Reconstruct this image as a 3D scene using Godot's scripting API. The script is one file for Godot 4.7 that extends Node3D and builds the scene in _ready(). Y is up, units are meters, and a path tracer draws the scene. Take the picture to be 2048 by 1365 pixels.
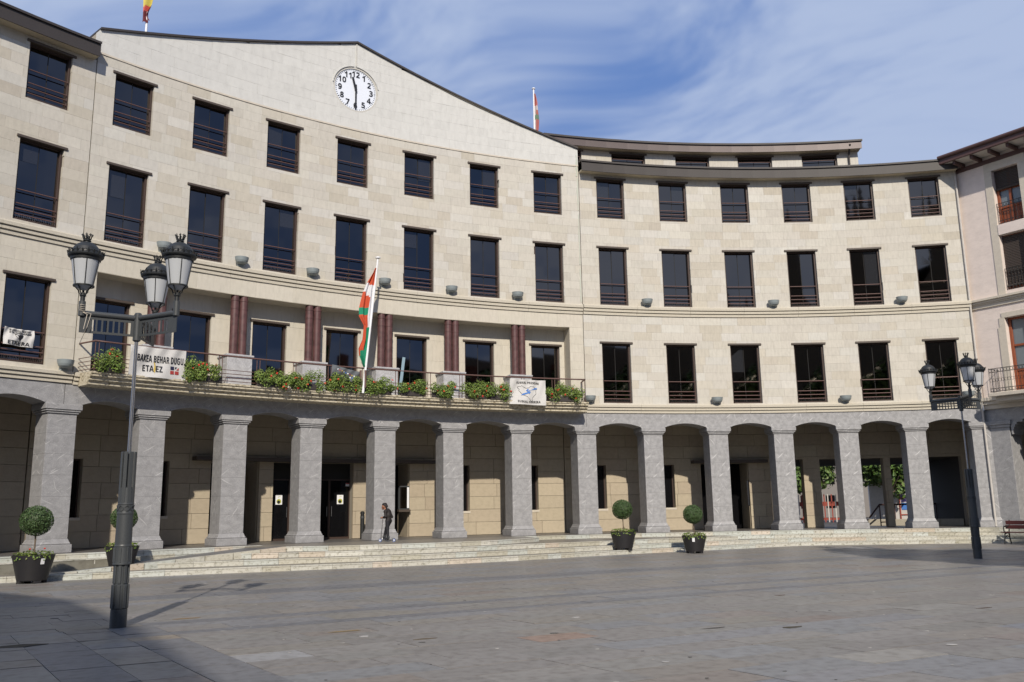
extends Node3D
# a curved town hall with an arcade round a paved square

const CX := 12.754904
const CZ := 3.828648
const R := 35.0
const FL := 0.59
const THW := [-0.8153, -0.736, -0.6557, -0.5741, -0.4911, -0.4067, -0.322, -0.2366, -0.1517, -0.0675, 0.015, 0.096, 0.1777]
const THP := [-0.8580, -0.7775, -0.6959, -0.6145, -0.5302, -0.4481, -0.3631, -0.2792, -0.193, -0.1083, -0.0252, 0.056, 0.1371, 0.2182]
const SEAM_L := -0.8525
const SEAM_R := -0.2792
const END_R := 0.2182

var rng := RandomNumberGenerator.new()
var M := {}
var taken := {}

# ------------------------------------------------------------------ helpers
func P(th: float, r: float, y: float) -> Vector3:
	return Vector3(CX + r * sin(th), y, -(CZ + r * cos(th)))

func V(x: float, y: float, fwd: float) -> Vector3:
	return Vector3(x, y, -fwd)

func numbered(parent: Node, called: String) -> String:
	var key := str(parent.get_instance_id()) + "/" + called
	var n: int = taken.get(key, -1) + 1
	taken[key] = n
	return called if n == 0 else "%s_%03d" % [called, n]

func new_st() -> SurfaceTool:
	var st := SurfaceTool.new()
	st.begin(Mesh.PRIMITIVE_TRIANGLES)
	return st

func put_in(parent: Node, called: String, o: Node3D) -> void:
	o.name = numbered(parent, called)
	parent.add_child(o, true)

func tag(o: Node, label: String, category: String, group := "") -> void:
	o.set_meta("label", label)
	o.set_meta("category", category)
	if group != "":
		o.set_meta("group", group)

func thing(called: String, label: String, category: String, at := Vector3.ZERO, turn := 0.0, group := "") -> Node3D:
	var o := Node3D.new()
	put_in(self, called, o)
	o.position = at
	o.rotation.y = turn
	if label != "":
		tag(o, label, category, group)
	return o

func structure(called: String) -> Node3D:
	var o := Node3D.new()
	put_in(self, called, o)
	o.set_meta("kind", "structure")
	return o

# a mesh in the parent's own axes
func part(st: SurfaceTool, called: String, mat: Material, parent: Node) -> MeshInstance3D:
	var mi := MeshInstance3D.new()
	mi.mesh = st.commit()
	mi.material_override = mat
	put_in(parent, called, mi)
	return mi

# a mesh given in world coordinates, under a thing that is moved but not turned
func wpart(st: SurfaceTool, called: String, mat: Material, parent: Node3D) -> MeshInstance3D:
	var mi := part(st, called, mat, parent)
	mi.position = -parent.position
	return mi

func meshpart(mesh: Mesh, called: String, mat: Material, parent: Node) -> MeshInstance3D:
	var mi := MeshInstance3D.new()
	mi.mesh = mesh
	mi.material_override = mat
	put_in(parent, called, mi)
	return mi

func node_at(called: String, parent: Node3D, pos: Vector3, turn := 0.0) -> Node3D:
	var o := Node3D.new()
	put_in(parent, called, o)
	o.position = pos
	o.rotation.y = turn
	return o

func copy_part(src: Node3D, called: String, parent: Node3D, pos: Vector3, turn: float) -> Node3D:
	var o: Node3D = src.duplicate()
	put_in(parent, called, o)
	o.position = pos
	o.basis = Basis(Vector3.UP, turn).scaled_local(src.scale)
	return o

func tri(st: SurfaceTool, a: Vector3, b: Vector3, c: Vector3, hint: Vector3) -> void:
	var n := (c - a).cross(b - a)
	if n.length_squared() < 1e-14:
		return
	if n.dot(hint) < 0.0:
		var t := b
		b = c
		c = t
		n = -n
	n = n.normalized()
	st.set_normal(n)
	st.add_vertex(a)
	st.set_normal(n)
	st.add_vertex(b)
	st.set_normal(n)
	st.add_vertex(c)

func quad(st: SurfaceTool, a: Vector3, b: Vector3, c: Vector3, d: Vector3, hint: Vector3) -> void:
	tri(st, a, b, c, hint)
	tri(st, a, c, d, hint)

# box between two corners, with a small chamfer when e > 0
func bx(st: SurfaceTool, lo: Vector3, hi: Vector3, e := 0.0, xf := Transform3D()) -> void:
	var c := (lo + hi) * 0.5
	var h := (hi - lo) * 0.5
	if e <= 0.0:
		for ax in 3:
			for s in [-1.0, 1.0]:
				var n := Vector3.ZERO
				n[ax] = s
				var u := Vector3.ZERO
				u[(ax + 1) % 3] = h[(ax + 1) % 3]
				var w := Vector3.ZERO
				w[(ax + 2) % 3] = h[(ax + 2) % 3]
				var o := c + n * h[ax]
				quad(st, xf * (o - u - w), xf * (o + u - w), xf * (o + u + w), xf * (o - u + w), xf.basis * n)
		return
	var k := h - Vector3(e, e, e)
	for ax in 3:
		for s in [-1.0, 1.0]:
			var n := Vector3.ZERO
			n[ax] = s
			var u := Vector3.ZERO
			u[(ax + 1) % 3] = k[(ax + 1) % 3]
			var w := Vector3.ZERO
			w[(ax + 2) % 3] = k[(ax + 2) % 3]
			var o := c + n * h[ax]
			quad(st, xf * (o - u - w), xf * (o + u - w), xf * (o + u + w), xf * (o - u + w), xf.basis * n)
	for ax in 3:
		var b1: int = (ax + 1) % 3
		var b2: int = (ax + 2) % 3
		for s1 in [-1.0, 1.0]:
			for s2 in [-1.0, 1.0]:
				var p1 := c
				p1[b1] += s1 * h[b1]
				p1[b2] += s2 * k[b2]
				var p2 := c
				p2[b1] += s1 * k[b1]
				p2[b2] += s2 * h[b2]
				var u := Vector3.ZERO
				u[ax] = k[ax]
				var n := Vector3.ZERO
				n[b1] = s1
				n[b2] = s2
				quad(st, xf * (p1 - u), xf * (p1 + u), xf * (p2 + u), xf * (p2 - u), xf.basis * n)
	for sx in [-1.0, 1.0]:
		for sy in [-1.0, 1.0]:
			for sz in [-1.0, 1.0]:
				var n := Vector3(sx, sy, sz)
				var q := c + n * k
				tri(st, xf * (q + Vector3(sx * e, 0, 0)), xf * (q + Vector3(0, sy * e, 0)), xf * (q + Vector3(0, 0, sz * e)), xf.basis * n)

# round tube with smooth sides along a list of points
func tube(st: SurfaceTool, pts: Array, rad, sides := 8, caps := true) -> void:
	var n := pts.size()
	var rings := []
	var up := Vector3.UP
	for i in n:
		var d: Vector3
		if i == 0:
			d = pts[1] - pts[0]
		elif i == n - 1:
			d = pts[n - 1] - pts[n - 2]
		else:
			d = pts[i + 1] - pts[i - 1]
		d = d.normalized()
		var u := d.cross(up if absf(d.dot(up)) < 0.95 else Vector3.RIGHT).normalized()
		var w := d.cross(u).normalized()
		var r: float = rad[i] if rad is Array else rad
		var ring := []
		for k in sides:
			var a := TAU * k / sides
			var nn := u * cos(a) + w * sin(a)
			ring.append([pts[i] + nn * r, nn])
		rings.append(ring)
	for i in n - 1:
		for k in sides:
			var a = rings[i][k]
			var b = rings[i][(k + 1) % sides]
			var c = rings[i + 1][(k + 1) % sides]
			var d = rings[i + 1][k]
			smooth_quad(st, a, b, c, d)
	if caps:
		for e in [0, n - 1]:
			var hint: Vector3 = (pts[0] - pts[1]) if e == 0 else (pts[n - 1] - pts[n - 2])
			for k in range(1, sides - 1):
				tri(st, rings[e][0][0], rings[e][k][0], rings[e][k + 1][0], hint)

func smooth_quad(st: SurfaceTool, a, b, c, d) -> void:
	var hint: Vector3 = a[1] + b[1] + c[1] + d[1]
	for t in [[a, b, c], [a, c, d]]:
		var n: Vector3 = (t[2][0] - t[0][0]).cross(t[1][0] - t[0][0])
		var o := [t[0], t[1], t[2]]
		if n.dot(hint) < 0.0:
			o = [t[0], t[2], t[1]]
		for v in o:
			st.set_normal(v[1])
			st.add_vertex(v[0])

# turned shape: profile of (radius, height); flat = faceted rings
func lathe(st: SurfaceTool, prof: Array, sides: int, at := Vector3.ZERO, phase := 0.0, facet := false, xf := Transform3D()) -> void:
	for i in prof.size() - 1:
		var p: Vector2 = prof[i]
		var q: Vector2 = prof[i + 1]
		if p.distance_to(q) < 1e-5:
			continue
		var sl := Vector2(q.y - p.y, -(q.x - p.x)).normalized()
		for k in sides:
			var a0 := phase + TAU * k / sides
			var a1 := phase + TAU * (k + 1) / sides
			var d0 := Vector3(cos(a0), 0, sin(a0))
			var d1 := Vector3(cos(a1), 0, sin(a1))
			var A := xf * (at + d0 * p.x + Vector3(0, p.y, 0))
			var B := xf * (at + d1 * p.x + Vector3(0, p.y, 0))
			var C := xf * (at + d1 * q.x + Vector3(0, q.y, 0))
			var D := xf * (at + d0 * q.x + Vector3(0, q.y, 0))
			var n0 := xf.basis * (d0 * sl.x + Vector3(0, sl.y, 0))
			var n1 := xf.basis * (d1 * sl.x + Vector3(0, sl.y, 0))
			if facet:
				quad(st, A, B, C, D, n0 + n1)
			else:
				smooth_quad(st, [A, n0], [B, n1], [C, n1], [D, n0])

# a polygon of (arc length at R, height) made into a slab between two radii
func slab_poly(st: SurfaceTool, poly: PackedVector2Array, rf: float, rb: float, back := false) -> void:
	var lo := poly[0]
	var hi := poly[0]
	var cen := Vector2.ZERO
	for q in poly:
		lo = lo.min(q)
		hi = hi.max(q)
		cen += q / poly.size()
	# the faces are cut into upright strips so that they follow the curve
	var n := maxi(1, int(ceil((hi.x - lo.x) / 1.45)))
	for k in n:
		var bits := [poly]
		if n > 1:
			bits = Geometry2D.intersect_polygons(poly, PackedVector2Array([Vector2(lerpf(lo.x, hi.x, float(k) / n), lo.y - 1), Vector2(lerpf(lo.x, hi.x, float(k + 1) / n), lo.y - 1), Vector2(lerpf(lo.x, hi.x, float(k + 1) / n), hi.y + 1), Vector2(lerpf(lo.x, hi.x, float(k) / n), hi.y + 1)]))
		for bit in bits:
			var idx := Geometry2D.triangulate_polygon(bit)
			for i in range(0, idx.size(), 3):
				var a: Vector2 = bit[idx[i]]
				var b: Vector2 = bit[idx[i + 1]]
				var c: Vector2 = bit[idx[i + 2]]
				var tm := (a.x + b.x + c.x) / (3.0 * R)
				var inward := Vector3(-sin(tm), 0, cos(tm))
				tri(st, P(a.x / R, rf, a.y), P(b.x / R, rf, b.y), P(c.x / R, rf, c.y), inward)
				if back:
					tri(st, P(a.x / R, rb, a.y), P(b.x / R, rb, b.y), P(c.x / R, rb, c.y), -inward)
	var th := cen.x / R
	var cw := Geometry2D.is_polygon_clockwise(poly)
	for i in poly.size():
		var a := poly[i]
		var b := poly[(i + 1) % poly.size()]
		var d := (b - a)
		var nn := Vector2(-d.y, d.x) if cw else Vector2(d.y, -d.x)
		var out := Vector3(cos(th), 0, sin(th)) * nn.x + Vector3(0, nn.y, 0)
		quad(st, P(a.x / R, rf, a.y), P(b.x / R, rf, b.y), P(b.x / R, rb, b.y), P(a.x / R, rb, a.y), out)

func rect(s0: float, s1: float, y0: float, y1: float) -> PackedVector2Array:
	var k := maxi(1, int(ceil((s1 - s0) / 1.3)))
	var o := PackedVector2Array()
	for i in k + 1:
		o.append(Vector2(lerpf(s0, s1, float(i) / k), y0))
	for i in k + 1:
		o.append(Vector2(lerpf(s1, s0, float(i) / k), y1))
	return o

# sweep a closed or open profile of (radius, height) round the arc
func arc_sweep(st: SurfaceTool, prof: Array, t0: float, t1: float, step := 0.03, ends := true) -> void:
	var n := maxi(1, int(ceil((t1 - t0) / step)))
	for i in n:
		var a := lerpf(t0, t1, float(i) / n)
		var b := lerpf(t0, t1, float(i + 1) / n)
		var m := (a + b) * 0.5
		for k in prof.size():
			var p: Vector2 = prof[k]
			var q: Vector2 = prof[(k + 1) % prof.size()]
			var d := q - p
			# profile runs clockwise seen with the radius to the right: outward is to its left
			var nn := Vector2(-d.y, d.x)
			var hint := Vector3(sin(m), 0, -cos(m)) * nn.x + Vector3(0, nn.y, 0)
			quad(st, P(a, p.x, p.y), P(b, p.x, p.y), P(b, q.x, q.y), P(a, q.x, q.y), hint)
	if ends:
		var pp := PackedVector2Array()
		for q in prof:
			pp.append(q)
		var idx := Geometry2D.triangulate_polygon(pp)
		for e in [t0, t1]:
			var hint := Vector3(cos(e), 0, sin(e)) * (-1.0 if e == t0 else 1.0)
			for i in range(0, idx.size(), 3):
				tri(st, P(e, pp[idx[i]].x, pp[idx[i]].y), P(e, pp[idx[i + 1]].x, pp[idx[i + 1]].y), P(e, pp[idx[i + 2]].x, pp[idx[i + 2]].y), hint)

func ring_box(r0: float, r1: float, y0: float, y1: float) -> Array:
	return [Vector2(r0, y0), Vector2(r0, y1), Vector2(r1, y1), Vector2(r1, y0)]

func grey(v: float, warm := 0.0) -> Color:
	return Color(v * (1.0 + warm), v, v * (1.0 - warm * 1.6))

# ------------------------------------------------------------------ materials
func noise_tex(seed_: int, freq: float, ramp: Array, octaves := 5, size := 512, kind := FastNoiseLite.TYPE_SIMPLEX_SMOOTH) -> NoiseTexture2D:
	var n := FastNoiseLite.new()
	n.noise_type = kind
	n.seed = seed_
	n.frequency = freq
	n.fractal_octaves = octaves
	var t := NoiseTexture2D.new()
	t.width = size
	t.height = size
	t.seamless = true
	t.noise = n
	var g := Gradient.new()
	var offs := PackedFloat32Array()
	var cols := PackedColorArray()
	for e in ramp:
		offs.append(e[0])
		cols.append(e[1])
	g.offsets = offs
	g.colors = cols
	t.color_ramp = g
	return t

func bump_tex(seed_: int, freq: float, strength: float, size := 512) -> NoiseTexture2D:
	var n := FastNoiseLite.new()
	n.noise_type = FastNoiseLite.TYPE_SIMPLEX_SMOOTH
	n.seed = seed_
	n.frequency = freq
	n.fractal_octaves = 5
	var t := NoiseTexture2D.new()
	t.width = size
	t.height = size
	t.seamless = true
	t.noise = n
	t.as_normal_map = true
	t.bump_strength = strength
	return t

func g3(v: float) -> Color:
	return Color(v, v, v)

func mat(col: Color, rough := 0.8, tex: Texture2D = null, scale := 1.0, vcol := false, normal: Texture2D = null, metal := 0.0) -> StandardMaterial3D:
	var m := StandardMaterial3D.new()
	m.albedo_color = col.linear_to_srgb()
	m.roughness = rough
	m.metallic = metal
	m.vertex_color_use_as_albedo = vcol
	if tex != null:
		m.albedo_texture = tex
	if normal != null:
		m.normal_enabled = true
		m.normal_texture = normal
		m.normal_scale = 0.22
	if tex != null or normal != null:
		m.uv1_triplanar = true
		m.uv1_world_triplanar = true
		m.uv1_scale = Vector3(scale, scale, scale)
	return m

# grey limestone with pale flecks and white veins
func marble_image() -> ImageTexture:
	var n := 1024
	var im := Image.create(n, n, false, Image.FORMAT_RGB8)
	var a := FastNoiseLite.new()
	a.seed = 5
	a.frequency = 0.012
	a.fractal_octaves = 4
	var b := FastNoiseLite.new()
	b.seed = 9
	b.frequency = 0.055
	b.fractal_octaves = 3
	for y in n:
		for x in n:
			var v := 0.68 + 0.09 * a.get_noise_2d(x, y) + 0.045 * b.get_noise_2d(x, y)
			var f := b.get_noise_2d(x * 1.7 + 300, y * 1.7)
			if f > 0.36:
				v += (f - 0.36) * 0.9
			im.set_pixel(x, y, Color(v, v, v * 1.008))
	var r := RandomNumberGenerator.new()
	r.seed = 77
	for k in 40:
		var p := Vector2(r.randf() * n, r.randf() * n)
		var ang := r.randf_range(-1.2, -0.5) if r.randf() < 0.7 else r.randf_range(0.4, 1.2)
		var length := r.randf_range(40, 190)
		var w := r.randf_range(1.0, 4.2)
		var bright := r.randf_range(0.35, 1.0)
		var steps := int(length)
		for s in steps:
			ang += r.randf_range(-0.03, 0.03)
			p += Vector2(cos(ang), sin(ang))
			var ww := w * sin(PI * (s + 0.5) / steps)
			for dy in range(-4, 5):
				for dx in range(-4, 5):
					if Vector2(dx, dy).length() <= ww:
						var q := Vector2i(posmod(int(p.x) + dx, n), posmod(int(p.y) + dy, n))
						var c := im.get_pixelv(q)
						var m := minf(1.0, lerpf(c.r, 1.0, bright * 0.45))
						im.set_pixelv(q, Color(m, m, m))
	return ImageTexture.create_from_image(im)

func make_materials() -> void:
	var stone_t := noise_tex(3, 0.018, [[0.0, g3(0.92)], [0.45, g3(0.97)], [1.0, g3(1.0)]])
	var fine_t := noise_tex(4, 0.05, [[0.0, g3(0.82)], [0.55, g3(0.95)], [1.0, g3(1.0)]])
	var dirty_t := noise_tex(8, 0.02, [[0.0, Color(0.34, 0.33, 0.28)], [0.27, Color(0.62, 0.59, 0.51)], [0.40, Color(0.92, 0.91, 0.87)], [1.0, g3(1.0)]], 6)
	var bump := bump_tex(21, 0.04, 3.0)
	var rough_b := bump_tex(22, 0.02, 6.0)
	var marble := marble_image()
	M.stone = mat(Color.WHITE, 0.85, stone_t, 0.6, true, bump)
	M.stone.uv1_scale = Vector3(0.9, 0.2, 0.9)
	M.cream = mat(Color(0.58, 0.53, 0.43), 0.85, stone_t, 0.45, false, bump)
	M.backing = mat(Color(0.36, 0.325, 0.265), 0.95)
	M.gable = mat(Color(0.625, 0.622, 0.592), 0.85, stone_t, 0.35, true, bump)
	M.gable.uv1_scale = Vector3(0.55, 0.14, 0.55)
	M.panel = mat(Color.WHITE, 0.8, stone_t, 0.5, true, bump)
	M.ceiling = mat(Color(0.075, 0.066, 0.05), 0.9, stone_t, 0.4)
	M.marble = mat(Color(0.685, 0.682, 0.682), 0.55, marble, 0.34, true)
	M.course = mat(Color(0.60, 0.55, 0.45), 0.85, dirty_t, 0.8, false, bump)
	M.clean_course = mat(Color(0.58, 0.535, 0.44), 0.85, fine_t, 0.8, false, bump)
	M.zinc = mat(Color(0.050, 0.042, 0.038), 0.55, fine_t, 0.7)
	M.soffit = mat(Color(0.46, 0.40, 0.29), 0.9, stone_t, 0.5)
	M.frame = mat(Color(0.050, 0.030, 0.023), 0.5)
	M.rail = mat(Color(0.12, 0.065, 0.055), 0.5)
	M.lintel = mat(Color(0.075, 0.058, 0.046), 0.5)
	M.glass = mat(Color(0.140, 0.125, 0.112), 0.03, null, 1.0, false, null, 1.0)
	M.dark_glass = mat(Color(0.006, 0.006, 0.007), 0.05)
	M.dark_glass.metallic_specular = 0.35
	M.dark = mat(Color(0.012, 0.011, 0.010), 0.8)
	M.pipe = mat(Color(0.125, 0.058, 0.056), 0.45, noise_tex(31, 0.012, [[0.0, g3(0.72)], [0.6, g3(0.95)], [1.0, g3(1.0)]]), 0.6)
	M.light_body = mat(Color(0.24, 0.275, 0.285), 0.5)
	M.iron = mat(Color(0.060, 0.066, 0.070), 0.45, fine_t, 1.5)
	M.black_iron = mat(Color(0.016, 0.018, 0.019), 0.5)
	M.steel = mat(Color(0.42, 0.42, 0.43), 0.25, null, 1.0, false, null, 0.9)
	M.frosted = mat(Color(0.48, 0.50, 0.52), 0.35)
	M.pot = mat(Color(0.020, 0.019, 0.021), 0.55, fine_t, 2.0)
	M.soil = mat(Color(0.05, 0.035, 0.022), 0.95)
	M.leaf = mat(Color.WHITE, 0.55, null, 1.0, true)
	M.leaf.backlight_enabled = true
	M.leaf.backlight = Color(0.10, 0.14, 0.03)
	M.petal = mat(Color(0.62, 0.045, 0.02), 0.6)
	M.bark = mat(Color(0.16, 0.12, 0.085), 0.9, fine_t, 3.0)
	M.paving = mat(Color.WHITE, 0.58, noise_tex(41, 0.02, [[0.0, Color(0.80, 0.79, 0.78)], [0.45, Color(0.94, 0.935, 0.93)], [1.0, Color(1, 1, 1)]], 6), 0.5, true, rough_b)
	M.paving.normal_scale = 0.10
	M.paving.roughness = 0.44
	M.ground = mat(Color(0.085, 0.08, 0.075), 0.9, fine_t, 0.5)
	M.step = mat(Color.WHITE, 0.8, noise_tex(43, 0.02, [[0.0, Color(0.55, 0.54, 0.50)], [0.24, Color(0.84, 0.83, 0.80)], [0.36, Color(0.95, 0.945, 0.935)], [1.0, g3(1.0)]], 6), 0.8, true, rough_b)
	M.floor = mat(Color(0.20, 0.19, 0.175), 0.55, fine_t, 0.6)
	M.white = mat(Color(0.80, 0.81, 0.83), 0.5)
	M.black = mat(Color(0.012, 0.013, 0.018), 0.5)
	M.cloth = mat(Color(0.66, 0.65, 0.63), 0.85, fine_t, 1.2)
	M.vcloth = mat(Color.WHITE, 0.8, null, 1.0, true)
	M.vcloth.cull_mode = BaseMaterial3D.CULL_DISABLED
	M.skin = mat(Color(0.40, 0.19, 0.12), 0.6)
	M.vert = mat(Color.WHITE, 0.7, null, 1.0, true)
	M.pink = mat(Color(0.76, 0.665, 0.605), 0.85, stone_t, 0.3, false, bump)
	M.trim = mat(Color(0.60, 0.545, 0.46), 0.85, stone_t, 0.5, false, bump)
	M.wood = mat(Color(0.24, 0.062, 0.022), 0.5)
	M.brown = mat(Color(0.085, 0.043, 0.038), 0.55)
	M.redwood = mat(Color(0.075, 0.017, 0.016), 0.5)
	M.curtain = mat(Color(0.5, 0.52, 0.55), 0.9)
	M.blind = mat(Color(0.055, 0.042, 0.035), 0.8)
	M.blue = mat(Color(0.06, 0.14, 0.42), 0.6)
	M.church = mat(Color(0.20, 0.17, 0.13), 0.9, fine_t, 0.3)
	M.tiles = mat(Color(0.19, 0.075, 0.045), 0.85, fine_t, 1.0)
	M.plain = mat(Color(0.55, 0.52, 0.48), 0.85, stone_t, 0.3)

# ------------------------------------------------------------------ sky
func sky_colour(az: float, el: float, n1: FastNoiseLite, n2: FastNoiseLite, n3: FastNoiseLite) -> Color:
	var up := sin(el)
	if up < -0.02:
		return Color(0.16, 0.15, 0.14)
	var q := Vector2(sin(az), cos(az)) * cos(el) / (maxf(up, 0.0) + 0.20)
	var warp := n3.get_noise_2d(q.x, q.y)
	# long streaks of high cloud, all drawn out along one direction
	var u := q.x * 0.88 - q.y * 0.47 + warp * 0.35
	var v := q.x * 0.47 + q.y * 0.88 + warp * 0.22
	var broad := n2.get_noise_2d(q.x * 0.9 + 7.0, q.y * 0.9 - 3.0)
	var streak := n1.get_noise_2d(u * 0.8, v * 2.0)
	var fine := n1.get_noise_2d(u * 3.0 + 40.0, v * 8.0)
	var wisp := n1.get_noise_2d(u * 9.0 - 20.0, v * 21.0)
	var d1 := Vector2(wrapf(az - 0.10, -PI, PI) / 0.16, (el - 0.445 - 0.25 * (az - 0.10)) / 0.050)
	var d2 := wrapf(az - deg_to_rad(114.0), -PI, PI) / deg_to_rad(36.0)
	var d3 := Vector2(wrapf(az + 0.38, -PI, PI) / 0.30, (el - 0.52) / 0.14)
	var clear := exp(-d2 * d2)
	var n := broad * 0.30 + streak * 0.42 + fine * 0.26 + wisp * 0.17 + 0.42 - 0.55 * exp(-d1.length_squared()) - 0.32 * exp(-d3.length_squared()) - 0.75 * clear
	var c := smoothstep(-0.55, 0.50, n)
	var blue := Color(0.27, 0.42, 0.75).lerp(Color(0.085, 0.19, 0.52), pow(clampf(up, 0.0, 1.0), 0.55))
	blue = blue.lerp(Color(0.055, 0.115, 0.33), clear * 0.6)
	return blue.lerp(Color(0.475, 0.575, 0.80), c * 0.95)

func sky_image() -> Image:
	var w := 3072
	var h := 1536
	var im := Image.create(w, h, false, Image.FORMAT_RGBF)
	var n1 := FastNoiseLite.new()
	n1.seed = 14
	n1.frequency = 1.0
	n1.fractal_octaves = 4
	var n2 := FastNoiseLite.new()
	n2.seed = 5
	n2.frequency = 0.6
	n2.fractal_octaves = 2
	var n3 := FastNoiseLite.new()
	n3.seed = 8
	n3.frequency = 0.9
	n3.fractal_octaves = 2
	# broad strokes everywhere, single pixels where the sky is looked at most
	for by in h / 6:
		var el := PI * 0.5 - PI * (by * 6 + 3.0) / h
		for bx_ in w / 6:
			var az := wrapf((bx_ * 6 + 3.0) / w * TAU, -PI, PI)
			im.fill_rect(Rect2i(bx_ * 6, by * 6, 6, 6), sky_colour(az, el, n1, n2, n3))
	for y in range(int(h * 0.18), int(h * 0.5)):
		var el := PI * 0.5 - PI * (y + 0.5) / h
		for x in range(-int(w * 0.13), int(w * 0.13)):
			im.set_pixel(posmod(x, w), y, sky_colour((x + 0.5) / w * TAU, el, n1, n2, n3))
	return im

# ------------------------------------------------------------------ pieces of the facade
const F4 := [14.423, 1.96]
const F3 := [10.430, 2.71]
const F2 := [6.089, 2.718]
const WIN_HALF := 0.662

func make_window(h: float, rails: bool, spikes: bool, half := WIN_HALF) -> Node3D:
	var w := Node3D.new()
	var top := h - 0.11
	var st := new_st()
	bx(st, Vector3(-half, 0, -0.27), Vector3(-half + 0.07, top, -0.10), 0.006)
	bx(st, Vector3(half - 0.07, 0, -0.27), Vector3(half, top, -0.10), 0.006)
	bx(st, Vector3(-half + 0.07, 0, -0.27), Vector3(half - 0.07, 0.06, -0.02), 0.006)
	bx(st, Vector3(-half + 0.07, top - 0.05, -0.27), Vector3(half - 0.07, top, -0.12), 0.006)
	part(st, "frame", M.frame, w)
	for s in [-1.0, 1.0]:
		st = new_st()
		var x0 := 0.012 if s > 0 else -half + 0.07
		var x1 := half - 0.07 if s > 0 else -0.012
		bx(st, Vector3(x0, 0.06, -0.235), Vector3(x1, top - 0.05, -0.215))
		var pane := part(st, "pane", M.glass, w)
		pane.rotation.y = 0.004 * s
	st = new_st()
	bx(st, Vector3(-0.012, 0.06, -0.25), Vector3(0.012, top - 0.05, -0.212))
	part(st, "mullion", M.dark, w)
	st = new_st()
	bx(st, Vector3(-half - 0.10, h - 0.115, -0.20), Vector3(half + 0.10, h - 0.03, 0.06), 0.01)
	part(st, "lintel", M.lintel, w)
	if rails:
		for y in [0.97, 0.53, 0.36, 0.19]:
			st = new_st()
			tube(st, [Vector3(-half + 0.07, y, -0.07), Vector3(half - 0.07, y, -0.07)], 0.02, 8, false)
			part(st, "rail", M.rail, w)
	if spikes:
		st = new_st()
		for k in 22:
			var x := lerpf(-half + 0.1, half - 0.1, k / 21.0)
			tube(st, [Vector3(x, 0.05, -0.045), Vector3(x + 0.012 * sin(k * 2.1), 0.17, -0.02)], 0.004, 3, false)
		var sp := part(st, "bird_spikes", M.steel, w)
		sp.set_meta("kind", "stuff")
	return w

# collects cladding stones, keeps the nearest as pieces of their own
var pending := {}

func clad(owner_name: String, s0: float, s1: float, y0: float, y1: float, row_h: float, len0: float, len1: float, holes: Array, tone: Callable, rf := R, depth := 0.29, clip_to = null, mat_key := "stone", joint := 0.0016) -> void:
	var rows := maxi(1, int(round((y1 - y0) / row_h)))
	var rh := (y1 - y0) / rows
	if not pending.has(owner_name):
		pending[owner_name] = []
	for j in rows:
		var s := s0 - rng.randf() * len1 * 0.7
		while s < s1 - 0.02:
			var e := s + rng.randf_range(len0, len1)
			if s1 - e < len0 * 0.5:
				e = s1
			var a := maxf(s, s0)
			var b := minf(e, s1)
			s = e
			if b - a < 0.04:
				continue
			var r := PackedVector2Array([Vector2(a + joint, y0 + j * rh + joint), Vector2(b - joint, y0 + j * rh + joint), Vector2(b - joint, y0 + (j + 1) * rh - joint), Vector2(a + joint, y0 + (j + 1) * rh - joint)])
			var pieces := [r]
			if clip_to != null:
				pieces = Geometry2D.intersect_polygons(r, clip_to)
			for hole in holes:
				var nxt := []
				for p in pieces:
					for q in Geometry2D.clip_polygons(p, hole):
						if not Geometry2D.is_polygon_clockwise(q):
							nxt.append(q)
				pieces = nxt
			for p in pieces:
				var area := 0.0
				for i in p.size():
					area += p[i].cross(p[(i + 1) % p.size()]) * 0.5
				if absf(area) < 0.012:
					continue
				var mid: Vector2 = p[0]
				pending[owner_name].append({"poly": p, "rf": rf - rng.randf() * 0.004, "rb": rf + depth, "col": tone.call(), "d": P(mid.x / R, rf, mid.y).length() * (1.0 + 0.3 / (0.2 + absf(area))), "m": mat_key})

func set_colour(st: SurfaceTool, c: Color) -> void:
	st.set_color(c)

func lay_stones(owner_name: String, parent: Node3D, called: String, most := 298) -> void:
	var l: Array = pending.get(owner_name, [])
	l.sort_custom(func(x, y): return x.d < y.d)
	var rest := {}
	for i in l.size():
		var e = l[i]
		if i < most:
			var st := new_st()
			st.set_color(e.col)
			slab_poly(st, e.poly, e.rf, e.rb)
			wpart(st, called, M[e.m], parent)
		else:
			if not rest.has(e.m):
				rest[e.m] = new_st()
			rest[e.m].set_color(e.col)
			slab_poly(rest[e.m], e.poly, e.rf, e.rb)
	for k in rest:
		var mi := wpart(rest[k], called + "_work", M[k], parent)
		mi.set_meta("kind", "stuff")

func stone_tone() -> Color:
	var k := rng.randf()
	var v := rng.randfn(0.0, 0.016)
	var c := Color(0.560, 0.530, 0.465)
	if k < 0.20:
		c = Color(0.530, 0.490, 0.412)
	elif k < 0.38:
		c = Color(0.580, 0.558, 0.505)
	elif k < 0.45:
		c = Color(0.538, 0.503, 0.430)
	return Color(c.r + v, c.g + v, c.b + v * 0.9)

func gable_tone() -> Color:
	var v := rng.randfn(0.0, 0.012)
	return Color(0.985 + v, 0.985 + v, 0.985 + v)

func panel_tone() -> Color:
	var v := rng.randfn(0.0, 0.018)
	return Color(0.45 + v, 0.385 + v, 0.285 + v * 0.7)

func smooth_tone() -> Color:
	var v := rng.randfn(0.0, 0.014)
	return Color(0.59 + v, 0.55 + v, 0.465 + v)

func hole(th: float, y0: float, y1: float, half := WIN_HALF) -> PackedVector2Array:
	var s := th * R
	return PackedVector2Array([Vector2(s - half, y0), Vector2(s + half, y0), Vector2(s + half, y1), Vector2(s - half, y1)])

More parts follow.
